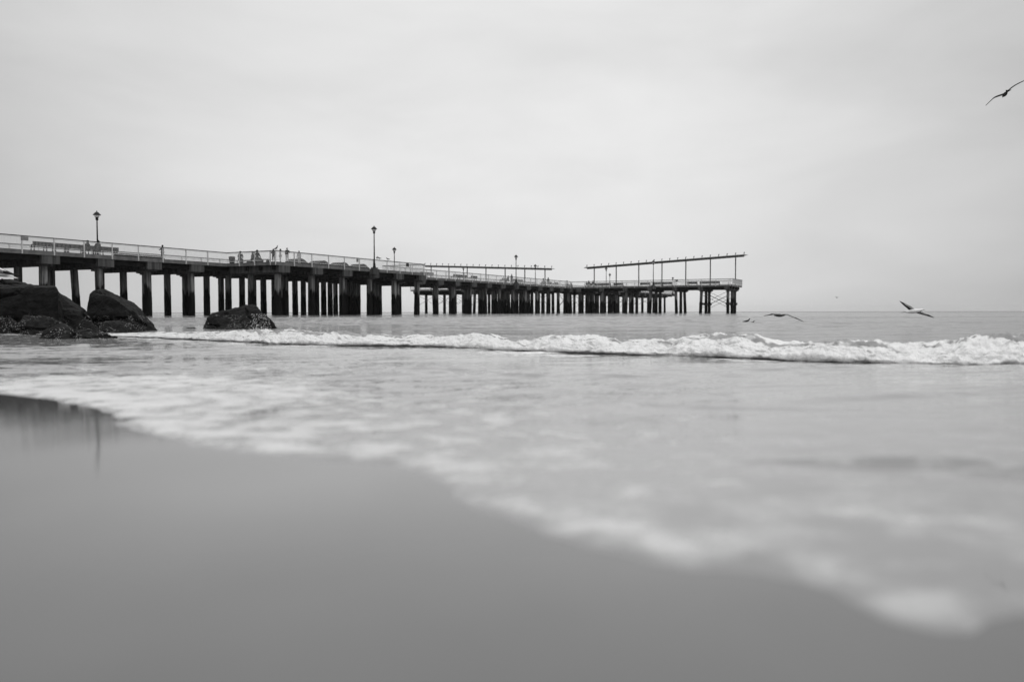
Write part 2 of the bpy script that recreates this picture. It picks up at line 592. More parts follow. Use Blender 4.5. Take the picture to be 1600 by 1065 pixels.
shore_px = [(-400, 600), (0, 611), (100, 622), (190, 642), (235, 668), (320, 688), (400, 698), (500, 712),
            (620, 718), (690, 733), (740, 762), (850, 805), (1000, 850), (1090, 872), (1200, 876), (1260, 886),
            (1320, 912), (1400, 935), (1470, 952), (1560, 935), (1640, 948), (1760, 962), (1900, 980)]
shore = [(-400, 22), (-40, 12), (-15, 7.4), (-8, 5.6)] + [ground_px(*p, .004) for p in shore_px] + [(1.3, .42), (3, -.2), (9, -2), (400, -60)]
shore = np.array(shore)


def shore_sd(x, y):
    """signed distance-like value, positive over the water"""
    ys = np.interp(x, shore[:, 0], shore[:, 1])
    dx = 0.05
    sl = (np.interp(x + dx, shore[:, 0], shore[:, 1]) - np.interp(x - dx, shore[:, 0], shore[:, 1])) / (2 * dx)
    return (y - ys) / np.sqrt(1 + sl * sl)


# sand: one sheet all round, rising gently inland
dr = np.concatenate([[0.0], np.geomspace(.08, 420, 150)])
an = np.linspace(0, 2 * math.pi, 180, endpoint=False)
DD, AA = np.meshgrid(dr, an, indexing='ij')
X = DD * np.sin(AA); Y = DD * np.cos(AA)
sd = shore_sd(X, Y)
Z = z_beach(Y) + np.where(sd < 0, -sd * .004, -sd * .03)
wetness = sstep(-1.9, -.45, sd)
Z = np.clip(Z, -3, .9) + .0015 * fbm(X * 1.3, Y * 1.3, seed=3) * sstep(.2, 2, DD)
tag(link('beach_sand', grid_mesh('beach_sand', X, Y, Z, {'wetness': wetness}, wrap=True), M['sand']),
    'smooth dark wet sand at the water edge reflecting the sky', 'sand', kind='structure')

# breaking wave path (front toe)
toe_px = [(200, 527), (300, 531), (400, 537), (500, 540), (600, 541), (700, 543.5), (800, 549), (900, 553), (1000, 556),
          (1100, 558.5), (1200, 563), (1300, 567), (1400, 568.5), (1500, 571), (1600, 572)]
toe = np.array([(-9.5, 15.2)] + [ground_px(*p) for p in toe_px] + [(5.6, 5.3), (8.5, 4.6), (13, 3.2)])
# distance behind the toe, for the sea sheet
def toe_sd(x, y):
    ys = np.interp(x, toe[:, 0], toe[:, 1])
    sl = (np.interp(x + .2, toe[:, 0], toe[:, 1]) - np.interp(x - .2, toe[:, 0], toe[:, 1])) / .4
    return (y - ys) / np.sqrt(1 + sl * sl)


rows = 520
inv = np.linspace(1 / .45, 1 / 40, rows)
near_r = 1 / inv
dr = np.concatenate([near_r[near_r < 2.6], np.arange(2.6, 9.5, .032), np.arange(9.5, 60, .17), np.arange(60, 150, .45), np.geomspace(150, 600, 150), np.geomspace(620, 3000, 40)])
an = np.concatenate([np.linspace(R(-88), R(-38), 60, endpoint=False), np.linspace(R(-38), R(38), 560, endpoint=False),
                     np.linspace(R(38), R(88), 60)])
DD, AA = np.meshgrid(dr, an, indexing='ij')
DD = DD / np.cos(np.clip(AA, R(-60), R(60)))
X = DD * np.sin(AA); Y = DD * np.cos(AA)
sd = shore_sd(X, Y)
sdn = sd + .05 * fbm(X * 3.2, Y * 3.2, octaves=3, seed=21) * sstep(0, 3, DD) + .025 * fbm(X * 9, Y * 9, octaves=3, seed=22)
bw_ = toe_sd(X, Y)
ca, sa = math.cos(R(24)), math.sin(R(24))
XR = X * ca + Y * sa; YR = -X * sa + Y * ca          # across / along the wave direction
fine = fbm(XR * 1.3, YR * 4.2, octaves=3, gain=.42, seed=31)
mid = fbm(XR * .55, YR * 1.7, octaves=3, seed=41)
big = fbm(XR * .12, YR * .5, octaves=3, seed=51)
swash = 1 - sstep(-.3, .8, bw_)                       # 1 in front of the breaker
near = sstep(.05, 2.2, sd)
patch = sstep(-.25, .45, fbm(XR * .35, YR * .8, octaves=2, seed=35))
amp_f = (.0012 + .0105 * near * (1 - .35 * sstep(0, 3, X))) * (.35 + 1.3 * patch)
amp_m = .010 * near
fine2 = fbm(XR * 3.4, YR * 11, octaves=3, gain=.5, seed=33)
Z = np.where(swash > .5, amp_f * (fine + .42 * fine2) + amp_m * mid, 0) * 1.0
crest = 1 - np.abs(fbm(XR * .22, YR * .62, octaves=3, gain=.55, seed=55)) * 2
crest2 = 1 - np.abs(fbm(XR * .6, YR * 1.5, octaves=3, gain=.55, seed=57)) * 2
grow = sstep(.5, 9, bw_)
patch2 = .35 + .9 * sstep(-.3, .4, fbm(XR * .03, YR * .06, octaves=3, seed=59))
Zo = ((.006 + .010 * grow) * fine + .012 * crest2 * (.3 + .7 * grow) + .030 * grow * crest + .02 * big * grow) * 1.35 * patch2 / (1 + (DD / 260) ** 2) - .012
Z = Z * swash + Zo * (1 - swash)
Z += .007
# little wavelets running up the beach
for (px, py, w, a, ln) in ((1455, 733, .02, .016, .22), (1640, 748, .02, .012, .16), (1150, 640, .03, .006, .5), (500, 607, .03, .006, .8),
                           (300, 577, .05, .016, 2.2), (900, 588, .04, .010, 1.2)):
    gx, gy = ground_px(px, py)
    c_, s_ = math.cos(R(-9)), math.sin(R(-9))
    lx = (X - gx) * c_ + (Y - gy) * s_; ly = -(X - gx) * s_ + (Y - gy) * c_
    Z += a * np.exp(-(ly / w) ** 2) * np.exp(-(lx / ln) ** 2)
sdn = sdn + .035
edge = sstep(-.02, .05, sdn)
Z = Z * edge - .05 * sstep(.0, .25, -sdn) + z_beach(Y)
# froth
band_w = (.035 + .045 * DD) * (1 + .5 * fbm(X * 1.7, Y * 1.7, octaves=2, seed=64))
left = np.exp(-((X + 1.5) / 1.5) ** 2)
lace = fbm(XR * 1.0, YR * 2.4, octaves=5, gain=.55, seed=61)
along = X * .93 - Y * .37
trail = 1 - np.abs(fbm(sd * 3.2, along * .8, octaves=3, gain=.5, seed=66)) * 2.6
front = np.exp(-np.clip(sdn, 0, 99) / band_w) * (sdn > -.02)
froth = fbm(X * 7, Y * 11, octaves=4, gain=.65, seed=65)
foam = (.70 + .22 * lace + .10 * left + .55 * froth) * front * sstep(-.03, .05, sdn)
ins = sstep(-.02, .12, sdn) * swash
foam += ins * (.16 * np.clip(.40 + 1.0 * lace, 0, 1) + .15 * sstep(.45, 1, trail)) * np.exp(-np.clip(sdn, 0, 99) / (1.0 + 1.6 * left))
foam += ins * .48 * left * np.exp(-((sd - .62) / .50) ** 2)
foam += ins * (.14 + .10 * sstep(.1, .5, lace))
tl_n = fbm(XR * .9, YR * 3.0, octaves=4, seed=68)
foam += .55 * sstep(.05, .4, tl_n) * np.exp(-((bw_ + .30) / .40) ** 2)       # froth just before the breaker
foam *= 1 - sstep(.9, 2.0, bw_)
foam += .12 * sstep(.25, .6, fbm(XR * .4, YR * 2.2, octaves=4, seed=71)) * (1 - swash) * (1 - sstep(6, 20, bw_))
chop = np.where(bw_ > 0, 1.0 + 2.6 * sstep(50, 500, DD), .05) * np.clip(1.0, 0, 1) * sstep(0, .3, sd)
tag(link('sea_water', grid_mesh('sea_water', X, Y, Z, {'foam': foam, 'chop': chop, 'thick': .50 + .18 * left - .14 * sstep(-.2, .4, X) * np.exp(-DD / 1.6) + .5 * np.exp(-((bw_ + .1) / .5) ** 2)}), M['water']),
    'pale grey sea water with thin foam washing over the sand', 'sea', kind='structure')

# breaking wave: rolling froth ridge
seg = np.diff(toe, axis=0); sl_ = np.concatenate([[0], np.cumsum(np.hypot(seg[:, 0], seg[:, 1]))])
na = 1500
aa = np.linspace(0, sl_[-1], na)
tx = np.interp(aa, sl_, toe[:, 0]); ty = np.interp(aa, sl_, toe[:, 1])
k_ = np.ones(61) / 61
txs = np.convolve(np.pad(tx, 30, 'edge'), k_, 'valid'); tys = np.convolve(np.pad(ty, 30, 'edge'), k_, 'valid')
dx_, dy_ = np.gradient(txs), np.gradient(tys)
nn = np.hypot(dx_, dy_); dx_, dy_ = dx_ / nn, dy_ / nn
nx_, ny_ = -dy_, dx_                                    # pointing out to sea
h_al = np.interp(tx, [-9.5, -7.2, -6, -3.2, 0, 3, 5, 13], [.0, .022, .055, .100, .102, .134, .138, .125])
nq = 120
qq = np.linspace(0, 1, nq)
prof_q = np.interp(qq, [0, .12, .35, .55, .68, .85, 1], [0, -.02, .12, .32, .60, 1.15, 1.9])
prof_z = np.interp(qq, [0, .12, .35, .55, .68, .85, 1], [-.12, .22, .62, .93, 1.0, .55, -.06])
k3 = np.ones(9) / 9
prof_q = np.convolve(np.pad(prof_q, 4, 'edge'), k3, 'valid'); prof_z = np.convolve(np.pad(prof_z, 4, 'edge'), k3, 'valid')
A_, Q_ = np.meshgrid(np.arange(na), np.arange(nq), indexing='ij')
al = aa[A_]
hvar = 1 + .26 * fbm(al * 1.3, al * 0, octaves=3, seed=81) + .10 * fbm(al * 5, al * 0, octaves=2, seed=82)
hh = h_al[A_] * hvar
toe_j = .10 * fbm(al * 1.1, al * 0 + 4, octaves=3, seed=83)
q = prof_q[Q_] + toe_j; z = prof_z[Q_] * hh
lump = fbm(al * 4.2, q * 4.2, z * 9, octaves=6, gain=.56, seed=91)
bil = 1 - np.abs(fbm(al * 6.5, q * 6.5, z * 12, octaves=4, gain=.6, seed=95)) * 2.2
fr = sstep(.02, .12, qq)[Q_] * (1 - sstep(.62, .82, qq)[Q_])
gate = np.clip(hh / .15, 0, 1)
biglump = fbm(al * 1.7, q * 2.2, z * 4, octaves=2, seed=93)
spk = np.clip(fbm(al * 13, q * 13, z * 22, octaves=4, gain=.6, seed=96, ridged=True), -.2, 1)
disp = (.052 * lump + .040 * bil + .045 * biglump + .022 * spk) * fr * gate + .01 * lump * gate
pq = np.gradient(prof_q); pz = np.gradient(prof_z * .18); pl = np.hypot(pq, pz)
nq_, nz_ = -pz / pl, pq / pl
q = q + nq_[Q_] * disp; z = z + nz_[Q_] * disp + .01
XX = txs[A_] + nx_[A_] * q; YY = tys[A_] + ny_[A_] * q
fo = sstep(.02, .09, qq[Q_] + .12 * (fbm(al * 1.9, al * 0 + 9, octaves=3, seed=111)) + .05 * lump) * (1 - sstep(.62, .80, qq[Q_] + .16 * fbm(al * 2.1, q * 5, octaves=4, seed=97)))
fo = fo * (.98 - .55 * np.clip(-lump * 1.5, 0, 1))
gap = sstep(-.06, .22, fbm(al * 1.7, qq[Q_] * 9, octaves=5, gain=.6, seed=99)) * sstep(.38, .55, qq[Q_])
hole = sstep(.12, .42, fbm(al * 5.5, qq[Q_] * 15, octaves=4, gain=.6, seed=98)) * sstep(.15, .3, qq[Q_])
fo = np.clip(fo - .85 * gap - .52 * hole, 0, 1.1) * 1.35
tag(link('breaking_wave', grid_mesh('breaking_wave', XX, YY, z, {'foam': fo + .02, 'chop': np.full(z.shape, .25), 'thick': np.clip(.80 + .03 * XX + .10 * fbm(al * 2.3, q * 4, octaves=3, seed=121), .55, .95)}), M['water']),
    'low breaking wave of churning white foam rolling in', 'wave', kind='structure')

# ------------------------------------------------------------------ boulders
def rock(pts, label, levels=4, rough=.05, seed=1, group='dark boulders at the water edge', name='boulder', smooth=2):
    """pts: (photo x, photo y, distance) corners of the boulder, hulled and weathered"""
    ws = [P(*p) for p in pts]
    base = Vector((sum(w.x for w in ws) / len(ws), sum(w.y for w in ws) / len(ws), 0))
    bm = bmesh.new()
    for w in ws: bm.verts.new(w - base)
    r = bmesh.ops.convex_hull(bm, input=bm.verts)
    bmesh.ops.delete(bm, geom=[v for v in bm.verts if not v.link_faces], context='VERTS')
    bmesh.ops.triangulate(bm, faces=bm.faces)
    for i in range(levels):
        # keep the triangles even: split long edges first
        ml = max(e.calc_length() for e in bm.edges)
        es = [e for e in bm.edges if e.calc_length() > ml * .42]
        bmesh.ops.subdivide_edges(bm, edges=es, cuts=1)
        bmesh.ops.triangulate(bm, faces=[f for f in bm.faces if len(f.verts) > 3])
        if i == 1:
            for _ in range(smooth): bmesh.ops.smooth_vert(bm, verts=bm.verts, factor=.35, use_axis_x=True, use_axis_y=True, use_axis_z=True)
    bm.normal_update()
    co = np.array([v.co[:] for v in bm.verts]); no_ = np.array([v.normal[:] for v in bm.verts])
    o = seed * 7.3
    d = fbm(co[:, 0] * 2.3 + o, co[:, 1] * 2.3, co[:, 2] * 2.3, octaves=3, seed=seed) * 1.0
    st = fbm(co[:, 0] * 1.5 + o, co[:, 1] * 1.5, co[:, 2] * 11, octaves=4, seed=seed + 5) * .45
    f = fbm(co[:, 0] * 14 + o, co[:, 1] * 14, co[:, 2] * 14, octaves=3, seed=seed + 9) * .30
    rg = 1 - np.abs(fbm(co[:, 0] * 1.3 + o + co[:, 2] * .6, co[:, 1] * 1.3, co[:, 2] * 1.9, octaves=3, gain=.45, seed=seed + 13)) * 2
    pl_ = np.round(fbm(co[:, 0] * 1.1 + o, co[:, 1] * 1.1, co[:, 2] * 1.6, octaves=2, seed=seed + 17) * 4) / 4
    dd = (d * .7 + st + f + 1.1 * pl_ - 1.5 * sstep(.86, .98, rg)) * rough
    for v, k, nv in zip(bm.verts, dd, no_):
        v.co += Vector(nv) * float(k)
    me = bpy.data.meshes.new(name)
    bm.to_mesh(me); bm.free()
    o_ = link(name, me, M['rock'])
    o_.location = base
    tag(o_, label, 'boulder', group)
    return o_


rock([(-160, 440, 18.6), (5, 432.5, 18.8), (30, 433.5, 18.8), (64, 447, 18.8), (92, 462, 18.9), (98, 500, 19), (-160, 530, 18.4), (-160, 440, 20.6), (5, 436, 20.6), (60, 449, 20.3),
      (-160, 530, 20), (90, 525, 18.6), (90, 525, 20)], 'grey humped boulder at the left edge behind the flat black block', 5, .06, 2)
rock([(-160, 462, 16.6), (-160, 526, 16.5), (0, 451, 16.4), (30, 448, 16.4), (89, 449, 16.3), (92, 457, 16.25), (91, 526, 16.2), (-160, 446, 17.9), (0, 445, 17.9), (86, 446, 17.8), (96, 458, 17.3),
      (104, 500, 17.3), (107, 526, 17.3), (-160, 526, 17.9), (60, 526, 17.9)], 'big flat-topped black block at the left edge, a gull standing on it', 5, .045, 3, smooth=0)
rock([(88, 455, 18.2), (100, 461, 18.2), (118, 473, 18.2), (134, 485, 18.2), (142, 500, 18.3), (92, 524, 18.1), (88, 455, 19.2), (110, 466, 19.2), (138, 490, 19.2), (120, 484, 17.7), (92, 480, 17.7), (132, 524, 17.8), (138, 524, 19)],
     'grey slanting slab wedged between the flat block and the sloping boulder', 4, .035, 4, smooth=0)
rock([(144, 459, 17.4), (137, 478, 17.3), (134, 505, 17.2), (152, 453.5, 17.6), (178, 467, 17.1), (196, 478, 17.1), (203, 521, 17.0), (140, 522, 17.0), (168, 452, 18.4), (207, 470, 18.3),
      (222, 482, 18.1), (238, 505, 18.0), (249, 519, 17.9), (160, 453, 18.9), (205, 475, 19.2), (236, 519, 19.2), (150, 519, 19.2)], 'large sloping black boulder with a slanted top, right of the slab', 5, .05, 5, smooth=0)
rock([(314, 516, 19.4), (322, 497, 19.5), (332, 490, 19.6), (350, 487, 19.7), (368, 483, 19.7), (384, 476.5, 19.7), (397, 474, 19.9), (403, 478, 19.8), (412, 490, 19.5), (433, 516, 19.4), (392, 517, 19.0), (340, 517, 19.1),
      (330, 490, 20.7), (398, 477, 20.8), (428, 516, 20.8), (320, 516, 20.8)], 'lone wedge-shaped black boulder standing in the surf under the pier', 5, .06, 6, smooth=0)
rock([(285, 514, 19.6), (292, 510, 19.7), (303, 509.2, 19.8), (313, 514, 19.6), (290, 515, 20.3), (308, 515, 20.3), (300, 517, 19.3)], 'tiny flat rock awash left of the lone boulder', 3, .012, 7, name='small_rock')
low = [
    ([(92, 480, 16.9), (138, 487, 16.9), (148, 505, 16.7), (150, 526, 16.5), (86, 526, 16.5), (110, 478, 17.4), (140, 494, 17.4), (90, 524, 17.4), (146, 524, 17.4)], 'dark rock filling the gap under the slanting slab'),
    ([(-160, 489, 15.9), (-10, 490, 15.8), (20, 494, 15.7), (40, 512, 15.6), (-160, 526, 15.4), (30, 525, 15.5), (-160, 492, 16.7), (20, 496, 16.6), (34, 524, 16.4)], 'barnacled low rock under the flat black block, at the left edge'),
    ([(28, 500, 15.0), (36, 491, 15.1), (52, 489, 15.1), (78, 496, 15.0), (108, 508, 14.9), (114, 526, 14.8), (26, 526, 14.8), (66, 528, 14.7), (40, 492, 16.1), (90, 502, 16.0), (100, 524, 16.0)], 'rounded mussel-covered rock below the right half of the flat block'),
    ([(60, 533, 12.3), (70, 518, 12.4), (80, 510, 12.5), (96, 507, 12.55), (112, 514, 12.45), (126, 534, 12.3), (92, 535, 12.05), (80, 513, 13.1), (110, 517, 13.1), (118, 532, 13.1), (66, 532, 13.1)], 'front barnacle-topped rock with a round top, left of the two at the waterline'),
    ([(106, 533, 12.35), (116, 517, 12.45), (128, 512, 12.5), (150, 511, 12.5), (166, 517, 12.45), (178, 526, 12.4), (190, 534, 12.35), (140, 536, 12.1), (130, 514, 13.1), (160, 518, 13.1), (180, 532, 13.0)], 'front barnacled rock whose right end tapers into the water'),
    ([(116, 514, 15.3), (122, 503, 15.3), (132, 498, 15.35), (142, 500, 15.3), (156, 510, 15.3), (160, 526, 15.2), (116, 526, 15.2), (132, 500, 16.0), (152, 512, 16.0), (120, 524, 16.0)], 'small bare dome-shaped rock behind the front rocks'),
    ([(154, 512, 15.9), (164, 504, 15.9), (184, 501.5, 15.9), (204, 504, 15.9), (218, 516, 15.9), (208, 525, 15.6), (160, 526, 15.6), (182, 503, 16.7), (208, 508, 16.7), (214, 522, 16.6)], 'speckled low rock at the foot of the sloping boulder'),
]
for i, (pts, lab) in enumerate(low):
    rock(pts, lab, 5, .05, 20 + i, smooth=1)

# splash on the lone boulder
mb = MB()
for i in range(240):
    a = random.random() ** .7
    x = 396 + 22 * random.random() + 4 * random.gauss(0, 1); y = 515 - 26 * random.random() ** 1.7
    p = P(x, y, 18.9 - .15 * random.random())
    r_ = random.uniform(.003, .009)
    b0 = len(mb.v)
    mb.v += [tuple(p + Vector(d) * r_) for d in ((1, 0, 0), (-1, 0, 0), (0, 1, 0), (0, -1, 0), (0, 0, 1.3), (0, 0, -1.3))]
    for f in ((0, 2, 4), (2, 1, 4), (1, 3, 4), (3, 0, 4), (2, 0, 5), (1, 2, 5), (3, 1, 5), (0, 3, 5)):
        mb.f.append(tuple(b0 + k for k in f))
mat_sp = noisy('spray_white', .8, .9, 8, .4)
tag(mb.build('sea_spray', mat_sp, smooth=True), 'fine white spray against the lone boulder', 'spray', kind='stuff')

# ------------------------------------------------------------------ the pier
pier = empty('pier', W(100, -74, 0))
tag(pier, 'long dark concrete pier on piles running out to sea with a cross platform', 'pier')


def pier_part(mb, name, mat, parent=None, **kw):
    """geometry is in world space; shift it so the part sits under its parent"""
    me = mb.mesh(name)
    o = link(name, me, mat, parent or pier, **kw)
    base = Vector(pier.location)
    me.transform(Matrix.Translation(-base))
    return o


ZC1, ZC0 = DECK - .37, DECK - 1.13        # pile cap top and underside
d = MB()
TH = .16
def slab(s0, s1, t0, t1):
    d.stbox(s0, s1, t0, t1, DECK - TH, DECK)
slab(24, S1, TF, T0); slab(S1, S2, TF, BT); slab(S2, ST, TF, T0)
slab(ST, SE, TL, TR); slab(SE, SO, TF, T0)
pier_part(d, 'deck', M['deck'])
fz0, fz1 = DECK - .37, DECK + .004
def fascia(a, b_):
    f = MB(); f.bar(a, b_, .10, fz1 - fz0)
    return f
zc = (fz0 + fz1) / 2
o5 = .052
fs = MB()
for (sa_, ta_, sb_, tb_) in ((24, T0 + o5, S1 - .1, T0 + o5), (S1 - o5, T0, S1 - o5, BT + .1), (S1, BT + o5, S2, BT + o5), (S2 + o5, BT + .1, S2 + o5, T0 + .1),
                             (S2 + .1, T0 + o5, ST - .1, T0 + o5), (ST - o5, T0, ST - o5, TR + .1), (ST, TR + o5, SE, TR + o5), (SE + o5, TR + .1, SE + o5, T0 + .1),
                             (SE + .1, T0 + o5, SO, T0 + o5), (SO + o5, T0 + .1, SO + o5, TF - .1), (SO, TF - o5, SE + .1, TF - o5), (SE + o5, TF, SE + o5, TL - .1),
                             (SE, TL - o5, ST, TL - o5), (ST - o5, TL - .1, ST - o5, TF), (ST - .1, TF - o5, 24, TF - o5)):
    fs.bar(W(sa_, ta_, zc), W(sb_, tb_, zc), .10, fz1 - fz0)
pier_part(fs, 'deck_edge', M['fascia'])
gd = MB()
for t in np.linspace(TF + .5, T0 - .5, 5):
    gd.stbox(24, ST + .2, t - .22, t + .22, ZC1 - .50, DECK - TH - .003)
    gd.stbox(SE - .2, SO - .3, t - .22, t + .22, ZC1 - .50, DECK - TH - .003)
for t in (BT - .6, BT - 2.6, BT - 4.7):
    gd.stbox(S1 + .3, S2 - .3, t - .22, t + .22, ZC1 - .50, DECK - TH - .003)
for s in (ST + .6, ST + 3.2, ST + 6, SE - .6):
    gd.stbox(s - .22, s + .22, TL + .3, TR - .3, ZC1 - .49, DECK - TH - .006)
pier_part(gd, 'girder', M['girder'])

caps = []         # (cap MB, [pile specs])
def bent_across(s, t_near, t_far, tp, w=1.72, lean={}):
    c = MB()
    c.stbox(s - w, s - .02, t_far, t_near, ZC0, ZC1)
    c.stbox(s - w + .25, s - .3, t_far + .3, t_near - .35, ZC0 - .16, ZC0 - .002)
    piles = []
    for i, t in enumerate(tp):
        piles.append((s - w / 2 - .25, t, lean.get(i, 0) + random.uniform(-.05, .05), random.uniform(-.04, .04)))
    caps.append((c, piles))


K = 5.465
for k in range(25, -1, -1):
    s = 165.9 - K * k + .25
    tn = T0 + .06
    tp = [T0 - .75, -74.47, -78.05]
    if S1 - .5 < s < S2 + 1.2:
        tn = BT + .10
        tp = [-63.42, -67.44, T0 - 1.0, -74.47, -78.05]
    bent_across(s, tn, TF - .06, tp, lean={1: .35} if k in (21, 7) else ({0: -.3} if k == 13 else {}))
for i in range(1, 13):
    s = SE + .9 + K * i
    bent_across(min(s, SO - .1), T0 + .06, TF - .06, [T0 - .75, T0 - 4.3, T0 - 7.95], w=1.3)
tbent = []
for i in range(15):
    t = TR - 1.05 - i * 5.47
    tbent.append(t)
    c = MB()
    c.stbox(ST - .10, SE + .10, t - .5, t + .5, ZC0, ZC1 - .004)
    c.stbox(ST + .4, SE - .4, t - .33, t + .33, ZC0 - .16, ZC0 - .002)
    caps.append((c, [(ST + 1.0, t, 0, random.choice((0, -.25, .2))), (ST + 4.6, t + .1, 0, 0), (SE - .9, t - .1, 0, random.choice((0, .25)))]))
allp = []
for ci, (c, ps) in enumerate(caps):
    for p_ in ps:
        allp.append((W(p_[0], p_[1]).length, ci, p_))
allp.sort(key=lambda q_: q_[0])


def add_pile(mb_, s, t, ds, dt):
    w = .25
    zt, zb = ZC0 - .05, -1.2
    top = [(s - w, t - w), (s + w, t - w), (s + w, t + w), (s - w, t + w)]
    mid_ = []
    # pile shaft with a slightly thicker weed-grown lower length
    w2 = w + .012; zw = random.uniform(1.5, 2.5)
    lo = [(s - w2 + ds, t - w2 + dt), (s + w2 + ds, t - w2 + dt), (s + w2 + ds, t + w2 + dt), (s - w2 + ds, t + w2 + dt)]
    f = (zt - zw) / (zt - zb)
    ms = s + ds * f; mt = t + dt * f
    m1_ = [(ms - w, mt - w), (ms + w, mt - w), (ms + w, mt + w), (ms - w, mt + w)]
    m2_ = [(ms - w2, mt - w2), (ms + w2, mt - w2), (ms + w2, mt + w2), (ms - w2, mt + w2)]
    mb_.hexa([W(*a, zw) for a in m1_] + [W(*a, zt) for a in top])
    mb_.hexa([W(*a, zb) for a in lo] + [W(*a, zw - .004) for a in m2_])


cap_obj = {}
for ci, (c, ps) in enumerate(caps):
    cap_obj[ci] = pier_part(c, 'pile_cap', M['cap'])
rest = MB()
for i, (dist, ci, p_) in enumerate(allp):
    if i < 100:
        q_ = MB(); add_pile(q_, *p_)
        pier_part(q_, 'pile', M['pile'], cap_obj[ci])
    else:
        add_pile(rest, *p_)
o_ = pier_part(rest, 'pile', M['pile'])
o_['kind'] = 'stuff'
# diagonal tie rods
def rods(pairs, r_=.035):
    q_ = MB()
    for (a, b_) in pairs: q_.tube([a, b_], r_, 6)
    pier_part(q_, 'brace_rod', M['iron'])
for i in (0, 3, 4, 6, 9, 11, 12, 13):
    ta, tb = tbent[i], tbent[i + 1]
    for s in (ST + .9, SE - .9):
        rods([(W(s, ta, ZC0 - .2), W(s, tb, 1.9)), (W(s, tb, ZC0 - .2), W(s, ta, 1.9))])
        if i == 0: rods([(W(s + .6, ta, ZC0 - 1.0), W(s + .6, tb, 1.2)), (W(s + .6, tb, ZC0 - .9), W(s + .6, ta, 1.2))])
for k in (1, 3):
    s = 165.9 - K * k - .5
    rods([(W(s, T0 - .8, ZC0 - .4), W(s + K, T0 - .8, 1.6)), (W(s + K, T0 - .8, ZC0 - .4), W(s, T0 - .8, 1.6))])
for k in range(0, 12, 2):
    s = SE + .9 + K * k
    rods([(W(s, TF + 1, ZC0 - .4), W(s + K, TF + 1, 1.6)), (W(s + K, TF + 1, ZC0 - .4), W(s, TF + 1, 1.6))])
# collars on the end piles
for (t, sl2) in ((tbent[0], (ST + 1, ST + 4.6, SE - .9)), (tbent[1], (ST + 1, ST + 4.6, SE - .9))):
    for s in sl2:
        cl_ = MB(); cl_.stbox(s - .38, s + .38, t - .38, t + .38, 1.75, 2.25)
        pier_part(cl_, 'pile_collar', M['iron'])
# concrete brackets carrying the outer lamps
NEAR_LAMPS = [(S_at(585, BT + .35), BT + .42), (S_at(806, T0 + .35), T0 + .42), (S_at(946.6, T0 + .35), T0 + .42), (S_at(1050.3, T0 + .3), T0 + .42)]
for (s, t) in NEAR_LAMPS:
    q_ = MB(); q_.stbox(s - .5, s + .5, t - .34, t + .42, ZC1 - .35, DECK - .02); q_.stbox(s - .34, s + .34, t - .3, t + .3, DECK - .02, DECK + .16)
    pier_part(q_, 'lamp_bracket', M['cap'])
TARM = [(ST - .42, T_at(724.5, ST - .4)), (ST - .42, T_at(1020.5, ST - .4))]
for (s, t) in TARM:
    q_ = MB(); q_.stbox(s - .42, s + .34, t - .5, t + .5, ZC1 - .35, DECK - .02); q_.stbox(s - .3, s + .3, t - .34, t + .34, DECK - .02, DECK + .16)
    pier_part(q_, 'lamp_bracket', M['cap'])

# ------------------------------------------------------------------ railings
RH = 1.18


def railing(a, b_, label, phase=0.0, picket=.125, sp=2.9):
    """a, b_: (s, t) ends; posts bolted to the outside of the deck edge"""
    A = W(*a, DECK); B = W(*b_, DECK)
    ln = (B - A).length; dv = (B - A) / ln
    r = empty('railing', A)
    tag(r, label, 'railing', 'railings along the pier deck')
    def loc(x, z): return dv * x + Vector((0, 0, z))
    q_ = MB(); q_.bar(loc(-.03, RH), loc(ln + .03, RH), .11, .075); q_.build('top_rail', M['rail_dark'], r)
    q_ = MB(); q_.bar(loc(0, .15), loc(ln, .15), .05, .05); q_.bar(loc(0, RH - .09), loc(ln, RH - .09), .04, .04)
    q_.build('bottom_rail', M['rail_light'], r)
    post_me = None
    x = phase
    while x <= ln + .01:
        if post_me is None:
            q_ = MB(); ang = dv * .045; sd_ = dv.cross(Vector((0, 0, 1))) * .045
            q_.hexa([(-ang - sd_) + Vector((0, 0, -.36)), (ang - sd_) + Vector((0, 0, -.36)), (ang + sd_) + Vector((0, 0, -.36)), (-ang + sd_) + Vector((0, 0, -.36)),
                     (-ang - sd_) + Vector((0, 0, RH - .04)), (ang - sd_) + Vector((0, 0, RH - .04)), (ang + sd_) + Vector((0, 0, RH - .04)), (-ang + sd_) + Vector((0, 0, RH - .04))])
            po = q_.build('post', M['rail_light'], r); post_me = po
        else:
            po = post_me.copy(); COL.objects.link(po); po.parent = r
        po.location = loc(x, 0)
        x += sp
    q_ = MB()
    x = picket
    while x < ln:
        q_.box(-.0, .0, 0, 0, 0, 0) if False else None
        c = loc(x, 0)
        w_ = .009
        q_.hexa([c + Vector((-w_, -w_, .15)), c + Vector((w_, -w_, .15)), c + Vector((w_, w_, .15)), c + Vector((-w_, w_, .15)),
                 c + Vector((-w_, -w_, RH - .08)), c + Vector((w_, -w_, RH - .08)), c + Vector((w_, w_, RH - .08)), c + Vector((-w_, w_, RH - .08))])
        x += picket
    q_.build('picket', M['rail_light'], r)['label'] = 'row of thin upright bars'
    return r


